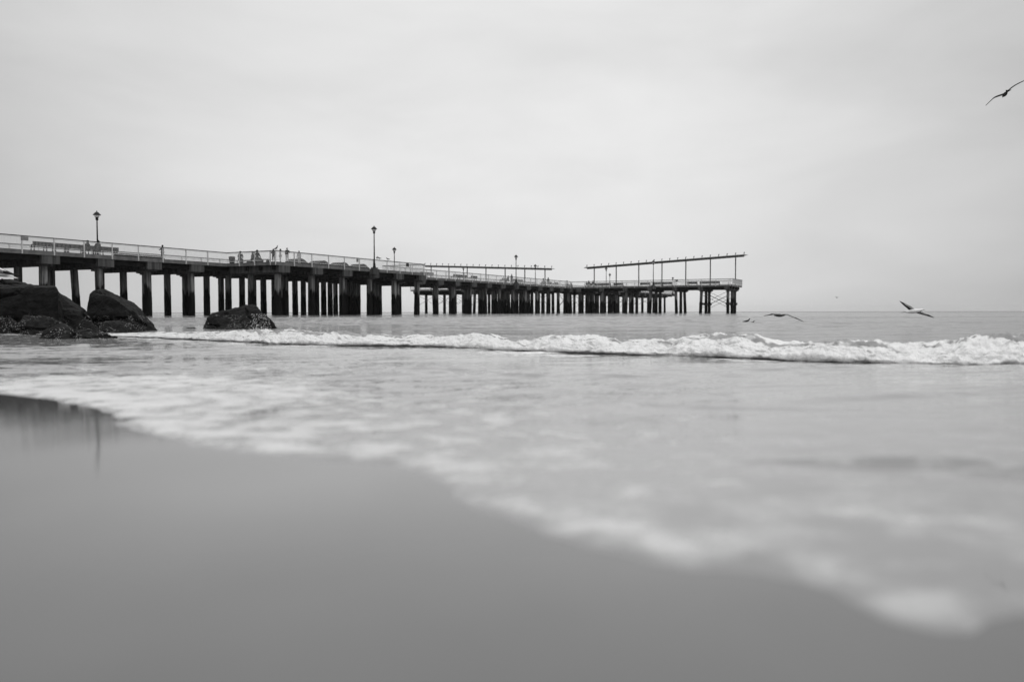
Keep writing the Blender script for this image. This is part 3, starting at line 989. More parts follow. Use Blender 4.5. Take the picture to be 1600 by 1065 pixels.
e_ = .17
railing((30.8, T0 + e_), (S1 - e_, T0 + e_), 'nearest railing, on the shore end of the walkway at the far left', 2.9 - .0)
railing((S1 - e_, T0 + e_), (S1 - e_, BT + e_), 'short railing on the left end of the widened platform', 1.9, sp=2.3)
railing((S1 - e_, BT + e_), (S2 + e_, BT + e_), 'railing along the front of the widened platform, gulls perched on it', 0)
railing((S2 + e_, BT + e_), (S2 + e_, T0 + e_), 'short railing on the seaward end of the widened platform', 2.4)
railing((S2 + e_, T0 + e_), (ST - e_, T0 + e_), 'long near railing between the widened platform and the cross platform', 2.9)
railing((ST - e_, T0 + e_), (ST - e_, TR + e_), 'near railing of the right arm of the cross platform', 2.9)
railing((ST - e_, TR + e_), (SE + e_, TR + e_), 'railing across the right tip of the cross platform', 0, sp=2.3)
railing((SE + e_, TR + e_), (SE + e_, T0 + e_), 'far railing of the right arm of the cross platform', 2.9)
railing((ST - e_, TF - e_), (ST - e_, TL - e_), 'near railing of the left arm of the cross platform', 2.9)
railing((ST - e_, TL - e_), (SE + e_, TL - e_), 'railing across the left tip of the cross platform', 0, sp=2.3)
railing((SE + e_, TL - e_), (SE + e_, TF - e_), 'far railing of the left arm of the cross platform', 2.9)
railing((30.8, TF - e_), (ST - e_, TF - e_), 'far railing running the whole walkway behind the benches', 1.4)
railing((SE + e_, T0 + e_), (SO + e_, T0 + e_), 'near railing of the outermost pier section, seen beneath the right arm', 2.9)
railing((SE + e_, TF - e_), (SO + e_, TF - e_), 'far railing of the outermost pier section', 2.9)
railing((SO + e_, T0 + e_), (SO + e_, TF - e_), 'railing across the seaward end of the outermost section', 0)


def rail_sign(x, t, w, h, mat, label, drop=.08):
    s = S_at(x, t + e_ + .07)
    q_ = MB(); q_.stbox(s - w / 2, s + w / 2, t + e_ + .065, t + e_ + .085, DECK + RH - drop - h, DECK + RH - drop)
    q_.stbox(s - w / 2 - .02, s + w / 2 + .02, t + e_ + .050, t + e_ + .064, DECK + RH - drop - h - .02, DECK + RH - drop + .02)
    o = q_.build('rail_sign', mat)
    tag(o, label, 'sign', 'signs hung on the railing')


rail_sign(42, T0, .62, .30, M['sign_grey'], 'grey rectangular sign on the railing at the far left')
rail_sign(559.5, BT, .34, .38, M['sign_grey'], 'small grey sign on the widened platform railing left of its lamp')
rail_sign(637.5, BT, .62, .44, M['sign_dark'], 'small black sign on the railing near the seaward corner of the widened platform')
s_ = ST - e_ - .08
q_ = MB(); t_ = T_at(1057, s_); q_.stbox(s_ - .02, s_, t_ - .28, t_ + .28, DECK + RH - .30, DECK + RH - .05)
tag(q_.build('rail_sign', M['sign_dark']), 'dark sign on the right arm railing between two canopy posts', 'sign', 'signs hung on the railing')

# ------------------------------------------------------------------ street lamps
def make_lamp():
    r = empty('street_lamp')
    tag(r, 'lamp', 'street lamp', 'street lamps along the pier')
    q_ = MB(); q_.lathe([(.21, 0), (.21, .10), (.17, .14), (.15, .5), (.11, .62), (.10, .78)], 14); q_.build('base', M['iron'], r, True)
    q_ = MB(); q_.lathe([(.085, .77), (.062, 4.32)], 12); q_.build('pole', M['iron'], r, True)
    q_ = MB(); q_.lathe([(.07, 4.30), (.15, 4.36), (.15, 4.46), (.11, 4.50), (.17, 4.60), (.19, 4.62)], 14); q_.build('capital', M['iron'], r, True)
    q_ = MB(); q_.lathe([(.16, 4.615), (.24, 4.70), (.25, 4.84), (.20, 4.93)], 16); q_.build('globe', M['globe'], r, True)
    q_ = MB(); q_.lathe([(.41, 4.86), (.39, 4.90), (.30, 5.0), (.20, 5.12), (.12, 5.18), (.05, 5.21)], 18); h = q_.build('hood', M['iron'], r, True)
    q_ = MB(); q_.lathe([(.03, 5.20), (.055, 5.25), (.03, 5.30), (.01, 5.38)], 10); q_.build('finial', M['iron'], h, True)
    return r


lamp0 = make_lamp()
tfl = TF + .30
lamps = [
    (W(S_at(155, tfl), tfl, DECK), 'tall black lamp at the far left, rising behind the two seated people'),
    (W(*NEAR_LAMPS[0], DECK + .16), 'largest black lamp, bolted outside the widened platform railing'),
    (W(S_at(617, tfl), tfl, DECK), 'black lamp on the far side of the widened platform, right of the perched gulls'),
    (W(*NEAR_LAMPS[1], DECK + .16), 'lamp outside the near railing that rises in front of the left canopy'),
    (W(S_at(836.5, tfl), tfl, DECK), 'shorter lamp just right of the one crossing the left canopy'),
    (W(*TARM[0], DECK + .16), 'lamp whose head sits just under the left canopy beam'),
    (W(*TARM[1], DECK + .16), 'slim lamp whose head overlaps the right canopy beam'),
    (W(*NEAR_LAMPS[2], DECK + .16), 'taller of the two lamps standing under the left part of the right canopy'),
    (W(S_at(952.7, tfl), tfl, DECK), 'shorter of the two lamps standing under the left part of the right canopy'),
    (W(*NEAR_LAMPS[3], DECK + .0), 'smallest lamp, at the seaward end, its head just above the right arm railing'),
]
for i, (p_, lab) in enumerate(lamps):
    o = lamp0 if i == 0 else copy_tree(lamp0)
    o.location = p_
    o['label'] = lab

# ------------------------------------------------------------------ shade canopies
def canopy(t_in, t_out, label):
    sgn = 1 if t_out > t_in else -1
    sC = 172.3
    n_ = 7
    zin, zout = HC + 9.92, HC + 11.45
    def zz(t): return zin + (zout - zin) * (t - t_in) / (t_out - t_in)
    r = empty('shade_canopy', W(sC, (t_in + t_out) / 2, DECK))
    tag(r, label, 'canopy', 'raised canopies on the cross platform')
    off = Matrix.Translation(-Vector(r.location))
    def part(mb_, nm, mat, parent=r):
        me = mb_.mesh(nm); me.transform(off); return link(nm, me, mat, parent)
    ov = 2.2 * sgn
    a, b_ = t_in - ov * .8, t_out + ov * .8
    q_ = MB(); q_.bar(W(sC, a, zz(a) + .10), W(sC, b_, zz(b_) + .10), .34, .26); part(q_, 'beam', M['steel'])
    # thin roof panel, tapering to a blade at both ends
    q_ = MB()
    a2, b2 = t_in - ov * 1.15, t_out + ov * 1.15
    pts = [a2, a, b_, b2]
    hw = [.15, 1.25, 1.25, .15]
    for i in range(3):
        t1, t2, w1, w2 = pts[i], pts[i + 1], hw[i], hw[i + 1]
        z1, z2 = zz(t1) + .27, zz(t2) + .27
        h1, h2 = (.03 if i == 0 else .12), (.03 if i == 2 else .12)
        q_.hexa([W(sC - w1, t1, z1), W(sC + w1, t1, z1), W(sC + w2, t2, z2), W(sC - w2, t2, z2),
                 W(sC - w1, t1, z1 + h1), W(sC + w1, t1, z1 + h1), W(sC + w2, t2, z2 + h2), W(sC - w2, t2, z2 + h2)])
    part(q_, 'roof_panel', M['canopy'])
    for i in range(n_):
        t = t_in + (t_out - t_in) * i / (n_ - 1)
        q_ = MB(); q_.tube([W(sC, t, DECK), W(sC, t, zz(t))], .125, 8); part(q_, 'post', M['steel'])
    for i in range(-1, 3 * (n_ - 1) + 2):
        t = t_in + (t_out - t_in) * i / (3 * (n_ - 1))
        q_ = MB(); z0 = zz(t) + .39
        q_.bar(W(sC - .2, t, z0), W(sC - .2, t, z0 + .50), .12)
        q_.bar(W(sC - .2, t - .05, z0 + .42), W(sC - .2, t + .16, z0 + .50), .16, .18)
        part(q_, 'fin', M['steel'])['label'] = 'short upright fin on the canopy'
    return r


canopy(-79.8, -111.9, 'pale canopy on seven posts over the left arm, sloping down to the right')
canopy(-67.3, -35.3, 'long canopy on seven posts over the right arm, rising to the right')

# ------------------------------------------------------------------ benches
def make_bench(mat, length=2.3, back=.9):
    """local x along the bench, backrest at y = 0, seat towards +y"""
    r = empty('bench')
    q_ = MB()
    for i in range(4): q_.box(-length / 2, length / 2, .06 + i * .12, .16 + i * .12, .42, .455)
    q_.build('seat', mat, r)
    q_ = MB()
    for i in range(4): q_.box(-length / 2, length / 2, -.02 - .012 * i, .02 - .012 * i, .50 + i * .105, .50 + i * .105 + .1035)
    q_.build('backrest', mat, r)
    for x in (-length / 2 + .15, length / 2 - .15):
        q_ = MB(); q_.box(x - .03, x + .03, 0, .06, 0, .42); q_.box(x - .03, x + .03, .46, .52, 0, .42)
        q_.box(x - .03, x + .03, .0, .52, .38, .415); q_.box(x - .03, x + .03, -.01, .045, .42, back)
        q_.box(x - .03, x + .03, .0, .45, .62, .66); q_.box(x - .03, x + .03, .40, .45, .455, .66)
        q_.build('leg', M['iron'], r)
    return r


ANG_U = math.atan2(U.y, U.x)       # x axis along u; +y then points to -v (away from the camera)
ANG_V = math.atan2(V.y, V.x)
benchA = make_bench(M['wood']); benchB = make_bench(M['wood_pale'])
used_b = set()
def place_bench(proto, s, t, rz, label, group='slatted benches on the pier'):
    if proto.name not in used_b: o = proto; used_b.add(proto.name)
    else: o = copy_tree(proto)
    o.location = W(s, t, DECK + .002); o.rotation_euler = (0, 0, rz)
    tag(o, label, 'bench', group)
    return o


tb_ = T0 - 1.35
for x, lab in ((73.5, 'leftmost dark bench behind the nearest railing, just right of the grey sign'),
               (92.5, 'second dark bench from the left behind the nearest railing'),
               (126, 'dark bench left of the hooded seated pair'),
               (149, 'dark bench with two people sitting on it below the tall left lamp'),
               (171, 'dark bench right of the seated pair, left of the second thick post')):
    place_bench(benchA, S_at(x, tb_), tb_, ANG_U, lab)
tfb = TF + 1.1
for i, (x, lab) in enumerate(((196, 'far-side bench right of the near row of five benches'), (219, 'low far-side bench, middle one of three behind the near railing'), (243, 'far-side bench beside the standing person at the railing post'))):
    place_bench(benchA, S_at(x, tfb), tfb, ANG_U + math.pi, lab)
for x, lab in ((663, 'pale bench half hidden behind the corner of the widened platform'), (672, 'pale bench second from the widened platform corner'),):
    place_bench(benchB, S_at(x, tb_), tb_, ANG_U, lab)
for x, lab in ((714, 'dark bench under the fourth canopy post, left of its pair'), (724, 'dark bench beside the lamp under the left canopy'), (741, 'dark bench right of the lamp under the left canopy')):
    place_bench(benchA, S_at(x, tb_), tb_, ANG_U, lab)
for x, lab in ((788.5, 'pale bench with the capped sitter on it, left of the lamp crossing the left canopy'), (805, 'pale bench just right of the standing bareheaded person'), (813, 'pale bench right of the lamp crossing the left canopy'),
               (850, 'pale bench with the hunched sitter on it, under the last left canopy post'), (859, 'pale bench behind the dark-haired standing person'), (869, 'pale bench alone beyond the dark-haired standing person')):
    place_bench(benchB, S_at(x, tb_), tb_, ANG_U, lab)
sb = ST + 6.2
for x, lab in ((925, 'bench under the first post of the right canopy'), (934, 'dark bench just right of the first post of the right canopy'), (946.7, 'dark bench behind the taller of the paired lamps'), (966, 'dark bench at the second post of the right canopy'), (1007.5, 'dark bench between the third canopy post and the slim lamp'),
               (1027, 'dark bench just right of the slim lamp on the right arm'), (1042, 'dark bench right of the fourth post of the right canopy'), (1081, 'dark bench right of the fifth post of the right canopy'), (1101, 'dark bench left of the sixth post of the right canopy'),
               (1116, 'dark bench right of the sixth post of the right canopy, last on the arm')):
    place_bench(benchA, sb, T_at(x, sb), ANG_V, lab)

# backless bench on the widened platform where three people sit
def plank_bench(s, t, ln, label):
    r = empty('plank_bench', W(s, t, DECK + .002), ANG_U + math.pi / 2)
    tag(r, label, 'bench', 'backless benches on the widened platform')
    q_ = MB()
    for i in range(4): q_.box(-ln / 2, ln / 2, -.24 + i * .125, -.24 + i * .125 + .11, .41, .45)
    q_.build('seat', M['wood_pale'], r)
    for x in (-ln / 2 + .3, ln / 2 - .3):
        q_ = MB(); q_.box(x - .05, x + .05, -.22, .22, 0, .41); q_.build('leg', M['steel'], r)
def SX(x, t): return S_at(x, t)
sbb = S1 + 1.8
tA = T_at(384, sbb); tB = T_at(399.5, sbb); tC = T_at(415, sbb)
plank_bench(sbb, tA, 1.7, 'backless bench under the person sitting beside the litter bin')
plank_bench(sbb, tB, 1.7, 'backless bench under the two people sitting close together')
plank_bench(sbb, tC, 1.5, 'empty backless bench left of the platform corner')

# wave-shaped loungers
def make_lounger():
    r = empty('wave_lounger')
    ln, wd = 3.7, 1.7
    xs = [(-ln / 2 + ln * i / 36) for i in range(37)]
    zs = [.10 + .66 * (0.5 + .5 * math.cos(2 * math.pi * x / ln)) ** 1.15 for x in xs]
    q_ = MB()
    for i in range(36):
        x0, x1 = xs[i] + .006, xs[i + 1] - .006
        q_.hexa([(x0, -wd / 2, zs[i] - .05), (x1, -wd / 2, zs[i + 1] - .05), (x1, wd / 2, zs[i + 1] - .05), (x0, wd / 2, zs[i] - .05),
                 (x0, -wd / 2, zs[i]), (x1, -wd / 2, zs[i + 1]), (x1, wd / 2, zs[i + 1]), (x0, wd / 2, zs[i])])
    q_.build('slatted_seat', M['wood'], r)
    for y in (-wd / 2 + .12, 0, wd / 2 - .12):
        q_ = MB()
        for i in range(36):
            x0, x1 = xs[i], xs[i + 1]
            q_.hexa([(x0, y - .04, 0), (x1, y - .04, 0), (x1, y + .04, 0), (x0, y + .04, 0),
                     (x0, y - .04, zs[i] - .055), (x1, y - .04, zs[i + 1] - .055), (x1, y + .04, zs[i + 1] - .055), (x0, y + .04, zs[i] - .055)])
        q_.build('rib', M['wood'], r)
    return r


lg0 = make_lounger()
tl_ = BT - 3.0
for i, (x, lab) in enumerate(((464, 'wave-shaped lounger in front of the pale-clothed people, leftmost of four'), (499, 'second wave-shaped lounger from the left on the widened platform'),
                              (531, 'third wave-shaped lounger from the left on the widened platform'), (561, 'rightmost wave-shaped lounger, below the small grey sign'))):
    o = lg0 if i == 0 else copy_tree(lg0)
    o.location = W(S_at(x, tl_), tl_, DECK + .002); o.rotation_euler = (0, 0, ANG_U)
    tag(o, lab, 'lounger', 'wave-shaped loungers on the widened platform')

# litter bin
tb2 = BT - 1.2
r = empty('litter_bin', W(S1 + .75, T_at(364, S1 + .75), DECK + .002))
tag(r, 'dark flared litter bin at the left corner of the widened platform', 'litter bin')
q_ = MB(); q_.lathe([(.24, .03), (.26, .1), (.31, .66), (.34, .72)], 16); bd = q_.build('body', M['bin'], r, True)
for k in range(16):
    a = 2 * math.pi * k / 16
    pass
q_ = MB()
for k in range(16):
    a = 2 * math.pi * (k + .5) / 16
    q_.bar((.27 * math.cos(a), .27 * math.sin(a), .08), (.335 * math.cos(a), .335 * math.sin(a), .70), .035, .02)
q_.build('slat_cage', M['iron'], r)
q_ = MB(); q_.lathe([(.37, .72), (.38, .76), (.36, .80), (.20, .83)], 18); q_.build('rim', M['iron'], r, True)

# ------------------------------------------------------------------ people
def skin_mesh(name, nodes, edges, mat, parent, root=0, sub=1):
    me = bpy.data.meshes.new(name)
    me.from_pydata([n_[0] for n_ in nodes], edges, [])
    me.materials.append(mat)
    o = bpy.data.objects.new(name, me)
    COL.objects.link(o); o.parent = parent
    md = o.modifiers.new('skin', 'SKIN'); md.use_smooth_shade = True
    dat = me.skin_vertices[0].data
    for i, n_ in enumerate(nodes):
        r_ = n_[1]
        dat[i].radius = r_ if isinstance(r_, tuple) else (r_, r_)
        dat[i].use_root = (i == root)
    sm = o.modifiers.new('smooth', 'SUBSURF'); sm.levels = sub; sm.render_levels = sub
    return o


def person(loc, rz, pose, jacket, trousers, label, lean=0.0, hood=False, bag=None, h=1.0, group='people on the pier', arm=0):
    """local +y is forward. pose: 'stand', 'sit' or 'walk'"""
    r = empty('person', loc, rz)
    r.scale = (h, h, h)
    tag(r, label, 'person', group)
    V3 = lambda x, y, z: (x, y, z)
    if pose == 'sit':
        pz = .52; kn = .50; py = -.02
        hipz, kneey, kneez, ankz, anky = .50, .44, .50, .09, .46
    else:
        pz = .95; py = 0
        hipz, kneey, kneez, ankz, anky = .90, .03, .50, .09, 0
    top = pz + .55
    ly = lean
    pel = (0, py, pz); wai = (0, py + ly * .3, pz + .16); che = (0, py + ly * .8, pz + .38); nec = (0, py + ly, top - .0)
    hd0 = (0, py + ly + .035, top + .085); hd1 = (0, py + ly + .02, top + .22)
    sh = [(s_ * .185, py + ly * .95, top - .075) for s_ in (-1, 1)]
    if pose == 'sit':
        el = [(s_ * .25, py + ly * .7 + .10, top - .34) for s_ in (-1, 1)]; wr = [(s_ * .13, py + .33, pz + .14) for s_ in (-1, 1)]
    elif arm:
        el = [(s_ * .24, py + ly * .7 + .12, top - .33) for s_ in (-1, 1)]; wr = [(s_ * .14, py + .36, top - .26) for s_ in (-1, 1)]
    else:
        el = [(s_ * .24, py + ly * .6 - .02, top - .35) for s_ in (-1, 1)]; wr = [(s_ * .25, py + ly * .5 + .07, top - .60) for s_ in (-1, 1)]
    st_ = {'walk': (.22, -.20)}.get(pose, (0, 0))
    hip = [(s_ * .095, py, hipz) for s_ in (-1, 1)]
    kne = [(s_ * .10, kneey + st_[i] * .5 + (.06 if pose == 'walk' else 0), kneez) for i, s_ in enumerate((-1, 1))]
    ank = [(s_ * .10, anky + st_[i], ankz) for i, s_ in enumerate((-1, 1))]
    toe_ = [(s_ * .11, anky + st_[i] + .15, .04) for i, s_ in enumerate((-1, 1))]
    nodes = [(pel, (.13, .10)), (wai, (.115, .09)), (che, (.135, .10)), (nec, .052), (hd0, (.072, .085)), (hd1, (.070, .082)), ((0, hd1[1], top + .262), (.042, .05))]
    edges = [(0, 1), (1, 2), (2, 3), (3, 4), (4, 5), (5, 6)]
    nose = len(nodes); nodes.append(((0, hd0[1] + .105, top + .105), .014)); edges.append((4, nose))
    for s_ in (-1, 1):
        ear = len(nodes); nodes.append(((s_ * .088, hd0[1] - .005, top + .12), .015)); edges.append((4, ear))
    for i, s_ in enumerate((-1, 1)):
        b0 = len(nodes)
        nodes += [(sh[i], .055), (el[i], .040), (wr[i], .026)]
        edges += [(2, b0), (b0, b0 + 1), (b0 + 1, b0 + 2)]
        d_ = (Vector(wr[i]) - Vector(el[i])).normalized()
        palm = Vector(wr[i]) + d_ * .055
        nodes.append((tuple(palm), (.034, .018))); edges.append((b0 + 2, b0 + 3))
        sd_ = d_.cross(Vector((0, .3, 1))).normalized()
        nrm = sd_.cross(d_)
        for k, (o_k, l1) in enumerate(((-.026, .062), (-.009, .075), (.009, .070), (.025, .055))):
            a_ = palm + d_ * .04 + sd_ * o_k; b_ = a_ + d_ * l1 * .6 - nrm * .012; c_ = b_ + d_ * l1 * .3 - nrm * .025
            q0 = len(nodes); nodes += [(tuple(a_), .0085), (tuple(b_), .0078), (tuple(c_), .0065)]
            edges += [(b0 + 3, q0), (q0, q0 + 1), (q0 + 1, q0 + 2)]
        a_ = palm - sd_ * .036 * s_ + d_ * .0; b_ = a_ - sd_ * .018 * s_ + d_ * .032
        q0 = len(nodes); nodes += [(tuple(a_), .010), (tuple(b_), .0085)]; edges += [(b0 + 3, q0), (q0, q0 + 1)]
    for i in range(2):
        b0 = len(nodes)
        nodes += [(hip[i], .082), (kne[i], .055), (ank[i], .038), (toe_[i], .032)]
        edges += [(0, b0), (b0, b0 + 1), (b0 + 1, b0 + 2), (b0 + 2, b0 + 3)]
    body = skin_mesh('body', nodes, edges, M['skin'], r)
    # jacket
    jn = [((pel[0], pel[1], pel[2] - (.10 if pose != 'sit' else .0)), (.175, .14)), (wai, (.165, .13)), (che, (.185, .14)), ((nec[0], nec[1], nec[2] - .03), (.085, .085))]
    je = [(0, 1), (1, 2), (2, 3)]
    for i in range(2):
        b0 = len(jn)
        w_ = Vector(wr[i]); e2 = Vector(el[i])
        jn += [(sh[i], .082), (el[i], .066), (tuple(w_ - (w_ - e2).normalized() * .02), .048)]
        je += [(2, b0), (b0, b0 + 1), (b0 + 1, b0 + 2)]
    skin_mesh('jacket', jn, je, jacket, r)
    tn = [((0, py, pz - .02), (.15, .12))]; te = []
    for i in range(2):
        b0 = len(tn); a_ = Vector(ank[i]) + Vector((0, 0, .05))
        tn += [(hip[i], .105), (kne[i], .078), (tuple(a_), .060)]; te += [(0, b0), (b0, b0 + 1), (b0 + 1, b0 + 2)]
    skin_mesh('trousers', tn, te, trousers, r)
    for i in range(2):
        skin_mesh('shoe', [(tuple(Vector(ank[i]) + Vector((0, -.03, -.035))), (.048, .045)), (tuple(Vector(toe_[i]) + Vector((0, .03, .002))), (.045, .034))], [(0, 1)], M['shoe'], r)
    # hair or hood: an egg over the crown and the back of the head, open towards the face
    q_ = MB(); rx, ry, rz_, cz, cy = (.105, .112, .135, top + .150, hd1[1] - .040) if not hood else (.130, .130, .175, top + .115, hd1[1] - .045)
    ring = []
    for i in range(9):
        a_ = math.pi * (i + .5) / 9
        for k in range(14):
            b_ = 2 * math.pi * k / 14
            fy = math.sin(b_) * ry * math.sin(a_)
            if fy > 0 and i > 2: fy *= .42
            q_.v.append((math.cos(b_) * rx * math.sin(a_), cy + fy, cz + rz_ * math.cos(a_)))
    for i in range(8):
        for k in range(14): q_.f.append((i * 14 + k, i * 14 + (k + 1) % 14, (i + 1) * 14 + (k + 1) % 14, (i + 1) * 14 + k))
    q_.f.append(tuple(range(14))); q_.f.append(tuple(112 + k for k in range(14)))
    q_.build('hood' if hood else 'hair', jacket if hood else M['hair'], r, True)
    if bag:
        q_ = MB(); q_.box(-.17, .17, -.34, -.17, top - .52, top - .08)
        o = q_.build('backpack', bag, r)
        bv = o.modifiers.new('bevel', 'BEVEL'); bv.width = .05; bv.segments = 2
    return r


AW = ANG_U                      # local +y points away from the camera side (-v)
def put(x, t, *a, dz=0.0, turn=0.0, **k):
    return person(W(S_at(x, t), t, DECK + .002 + dz), AW + turn, *a, **k)

put(140, tb_ - .28, 'sit', M['cloth_dark'], M['cloth_dark'], 'left one of two dark-coated people sharing the bench by the tall left lamp', lean=.06, turn=.3, hood=True, h=1.07)
put(155.5, tb_ - .28, 'sit', M['cloth_dark'], M['cloth_dark'], 'right one of two dark-coated people on the bench, directly below the tall left lamp', lean=.0, hood=True, h=1.14)
put(256, T0 - 1.4, 'stand', M['cloth_dark'], M['cloth_dark'], 'dark-clothed person standing half hidden behind a railing post, left of the widened platform', turn=.2, arm=1, h=.90)
def puts(x, s, *a, turn=0.0, **k):
    return person(W(s, T_at(x, s), DECK + .002), AW + turn, *a, **k)
puts(376.5, sbb - .12, 'sit', M['cloth_dark'], M['cloth_dark'], 'dark-coated person sitting with rounded back beside the litter bin', turn=-math.pi / 2 + .4, lean=.12, h=1.12)
puts(396, sbb - .12, 'sit', M['cloth_mid'], M['cloth_dark'], 'person in a mid-grey hooded jacket, left of the two sitting close together', turn=-math.pi / 2 - .2, lean=.08, hood=True, h=1.03)
puts(403.5, sbb - .12, 'sit', M['cloth_dark'], M['cloth_dark'], 'person in a black hooded coat, right of the two sitting close together', turn=-math.pi / 2, lean=.03, hood=True, h=1.14)
put(428.6, BT - 1.0, 'stand', M['cloth_dark'], M['cloth_dark'], 'black-clothed person with a backpack standing at the platform corner', turn=-.6, bag=M['cloth_dark'], lean=.05, arm=1, h=.83)
put(450, BT - .9, 'stand', M['cloth_dark'], M['cloth_pale'], 'person with a dark jacket, dark backpack and pale trousers leaning over the platform railing', turn=2.6, bag=M['cloth_dark'], lean=.05, h=.97, arm=1)
put(439.5, BT - 1.5, 'stand', M['cloth_pale'], M['cloth_pale'], 'pale-clothed person between the corner and the person with the backpack', turn=1.0, h=.9)
put(468.5, BT - 1.6, 'stand', M['cloth_pale'], M['cloth_pale'], 'pale-clothed person standing behind the leftmost wave-shaped lounger', turn=2.0, h=.9)
put(794, tb_ - .28, 'sit', M['cloth_mid'], M['cloth_mid'], 'person with a dark cap of hair sitting left of the lamp crossing the left canopy', h=1.12)
put(799.6, T0 - 1.2, 'stand', M['cloth_mid'], M['cloth_mid'], 'bareheaded person standing just left of the lamp crossing the left canopy', turn=1.2, h=1.03)
put(849.5, tb_ - .28, 'sit', M['cloth_mid'], M['cloth_mid'], 'hunched person sitting under the rightmost post of the left canopy', lean=.1, turn=.5, h=1.2)
put(856.6, T0 - 1.2, 'stand', M['cloth_mid'], M['cloth_dark'], 'dark-haired person standing right of the last left canopy post', turn=-1, h=1.03)
put(886.2, T0 - 1.4, 'sit', M['cloth_pale'], M['cloth_mid'], 'dark-haired person in pale top sitting by the pier junction', h=1.15, turn=math.pi)
put(892, T0 - .9, 'sit', M['cloth_mid'], M['cloth_dark'], 'person crouching low at the corner where the right arm begins', h=.8, turn=math.pi, lean=.15)
for (x, lab, hh_, mt) in ((916.5, 'leftmost person of the seated trio at the start of the right arm', .95, 'cloth_mid'), (920, 'middle person of the seated trio at the start of the right arm', 1.12, 'cloth_mid'), (926.5, 'right person of the seated trio, beside the first post of the right canopy', 1.1, 'cloth_mid')):
    puts(x, ST + 2.5, 'sit', M[mt], M['cloth_pale'], lab, h=hh_, turn=-math.pi / 2)

# low stools/steps where those people sit
for (x, s, t, lab) in ((886.2, None, T0 - 1.35, 'low pale box seat by the pier junction'), (892, None, T0 - .85, 'low pale box seat at the corner of the right arm')):
    ss = S_at(x, t); q_ = MB(); r = empty('box_seat', W(ss, t, DECK + .002), ANG_U); tag(r, lab, 'seat')
    q_.box(-.3, .3, -.22, .22, .04, .38 if x < 890 else .30); q_.build('box', M['wood_pale'], r)
    q_ = MB(); q_.box(-.33, .33, -.25, .25, .384 if x < 890 else .304, .42 if x < 890 else .34); q_.build('lid', M['wood_pale'], r)
plank = empty('plank_bench', W(ST + 2.5 + .02, T_at(921, ST + 2.5), DECK + .002), ANG_V)
tag(plank, 'backless bench under the seated trio at the start of the right arm', 'bench', 'backless benches on the widened platform')
q_ = MB()
for i in range(4): q_.box(-1.3, 1.3, -.24 + i * .125, -.24 + i * .125 + .11, .41, .45)
q_.build('seat', M['wood_pale'], plank)
for x in (-1, 1):
    q_ = MB(); q_.box(x - .05, x + .05, -.22, .22, 0, .41); q_.build('leg', M['steel'], plank)

# ------------------------------------------------------------------ gulls
def body_loft(name, path, radii, mat, parent, n=12, squash=1.0):
    q_ = MB(); q_.tube(path, radii, n)
    me = q_.mesh(name)
    o = link(name, me, mat, parent, True)
    sm = o.modifiers.new('smooth', 'SUBSURF'); sm.levels = 1; sm.render_levels = 1
    return o


def wing_mesh(name, pts, chords, fwd, mat, mat_tip, parent, thick=.034):
    """pts: centre line from shoulder to tip; chords: width at each; fwd: unit vector towards the bird's head"""
    me = bpy.data.meshes.new(name)
    vs, fs_ = [], []
    f_ = Vector(fwd).normalized()
    npt = len(pts)
    for i, (p_, c) in enumerate(zip(pts, chords)):
        p_ = Vector(p_)
        d_ = (Vector(pts[min(i + 1, npt - 1)]) - Vector(pts[max(i - 1, 0)])).normalized()
        n_ = d_.cross(f_); n_.normalize()
        if n_.z < 0: n_ = -n_
        th = thick * (1 - .72 * i / (npt - 1))
        sw = -f_ * (.25 * (i / (npt - 1)) ** 2 * chords[0])
        for (a, b_) in ((.5, 0), (.25, .8), (-.1, .7), (-.5, .05), (-.1, -.3), (.25, -.5)):
            vs.append(tuple(p_ + sw + f_ * (a * c) + n_ * (b_ * th)))
    for i in range(npt - 1):
        for k in range(6):
            k2 = (k + 1) % 6
            fs_.append((i * 6 + k, i * 6 + k2, (i + 1) * 6 + k2, (i + 1) * 6 + k))
    fs_.append((5, 4, 3, 2, 1, 0)); fs_.append(tuple((npt - 1) * 6 + k for k in range(6)))
    me.from_pydata(vs, [], fs_)
    me.materials.append(mat); me.materials.append(mat_tip)
    for i, p_ in enumerate(me.polygons):
        if i >= (npt - 1) * 6 * .68 and i < (npt - 1) * 6: p_.material_index = 1
        if i < (npt - 1) * 6 and i % 6 in (2, 3) and dark_edge[0]: p_.material_index = 1
    bm = bmesh.new(); bm.from_mesh(me); bmesh.ops.recalc_face_normals(bm, faces=bm.faces); bm.to_mesh(me); bm.free()
    return link(name, me, None, parent, True)


dark_edge = [False]


def lerp_pts(ctrl, n_=9):
    """smooth curve through 3-4 control points"""
    ctrl = [Vector(c) for c in ctrl]
    out_ = []
    m_ = len(ctrl) - 1
    for i in range(n_):
        u_ = i / (n_ - 1) * m_
        k = min(int(u_), m_ - 1); f = u_ - k
        p0, p1, p2, p3 = ctrl[max(k - 1, 0)], ctrl[k], ctrl[k + 1], ctrl[min(k + 2, m_)]
        out_.append(.5 * ((2 * p1) + (p2 - p0) * f + (2 * p0 - 5 * p1 + 4 * p2 - p3) * f * f + (3 * p1 - p0 - 3 * p2 + p3) * f ** 3))
    return out_


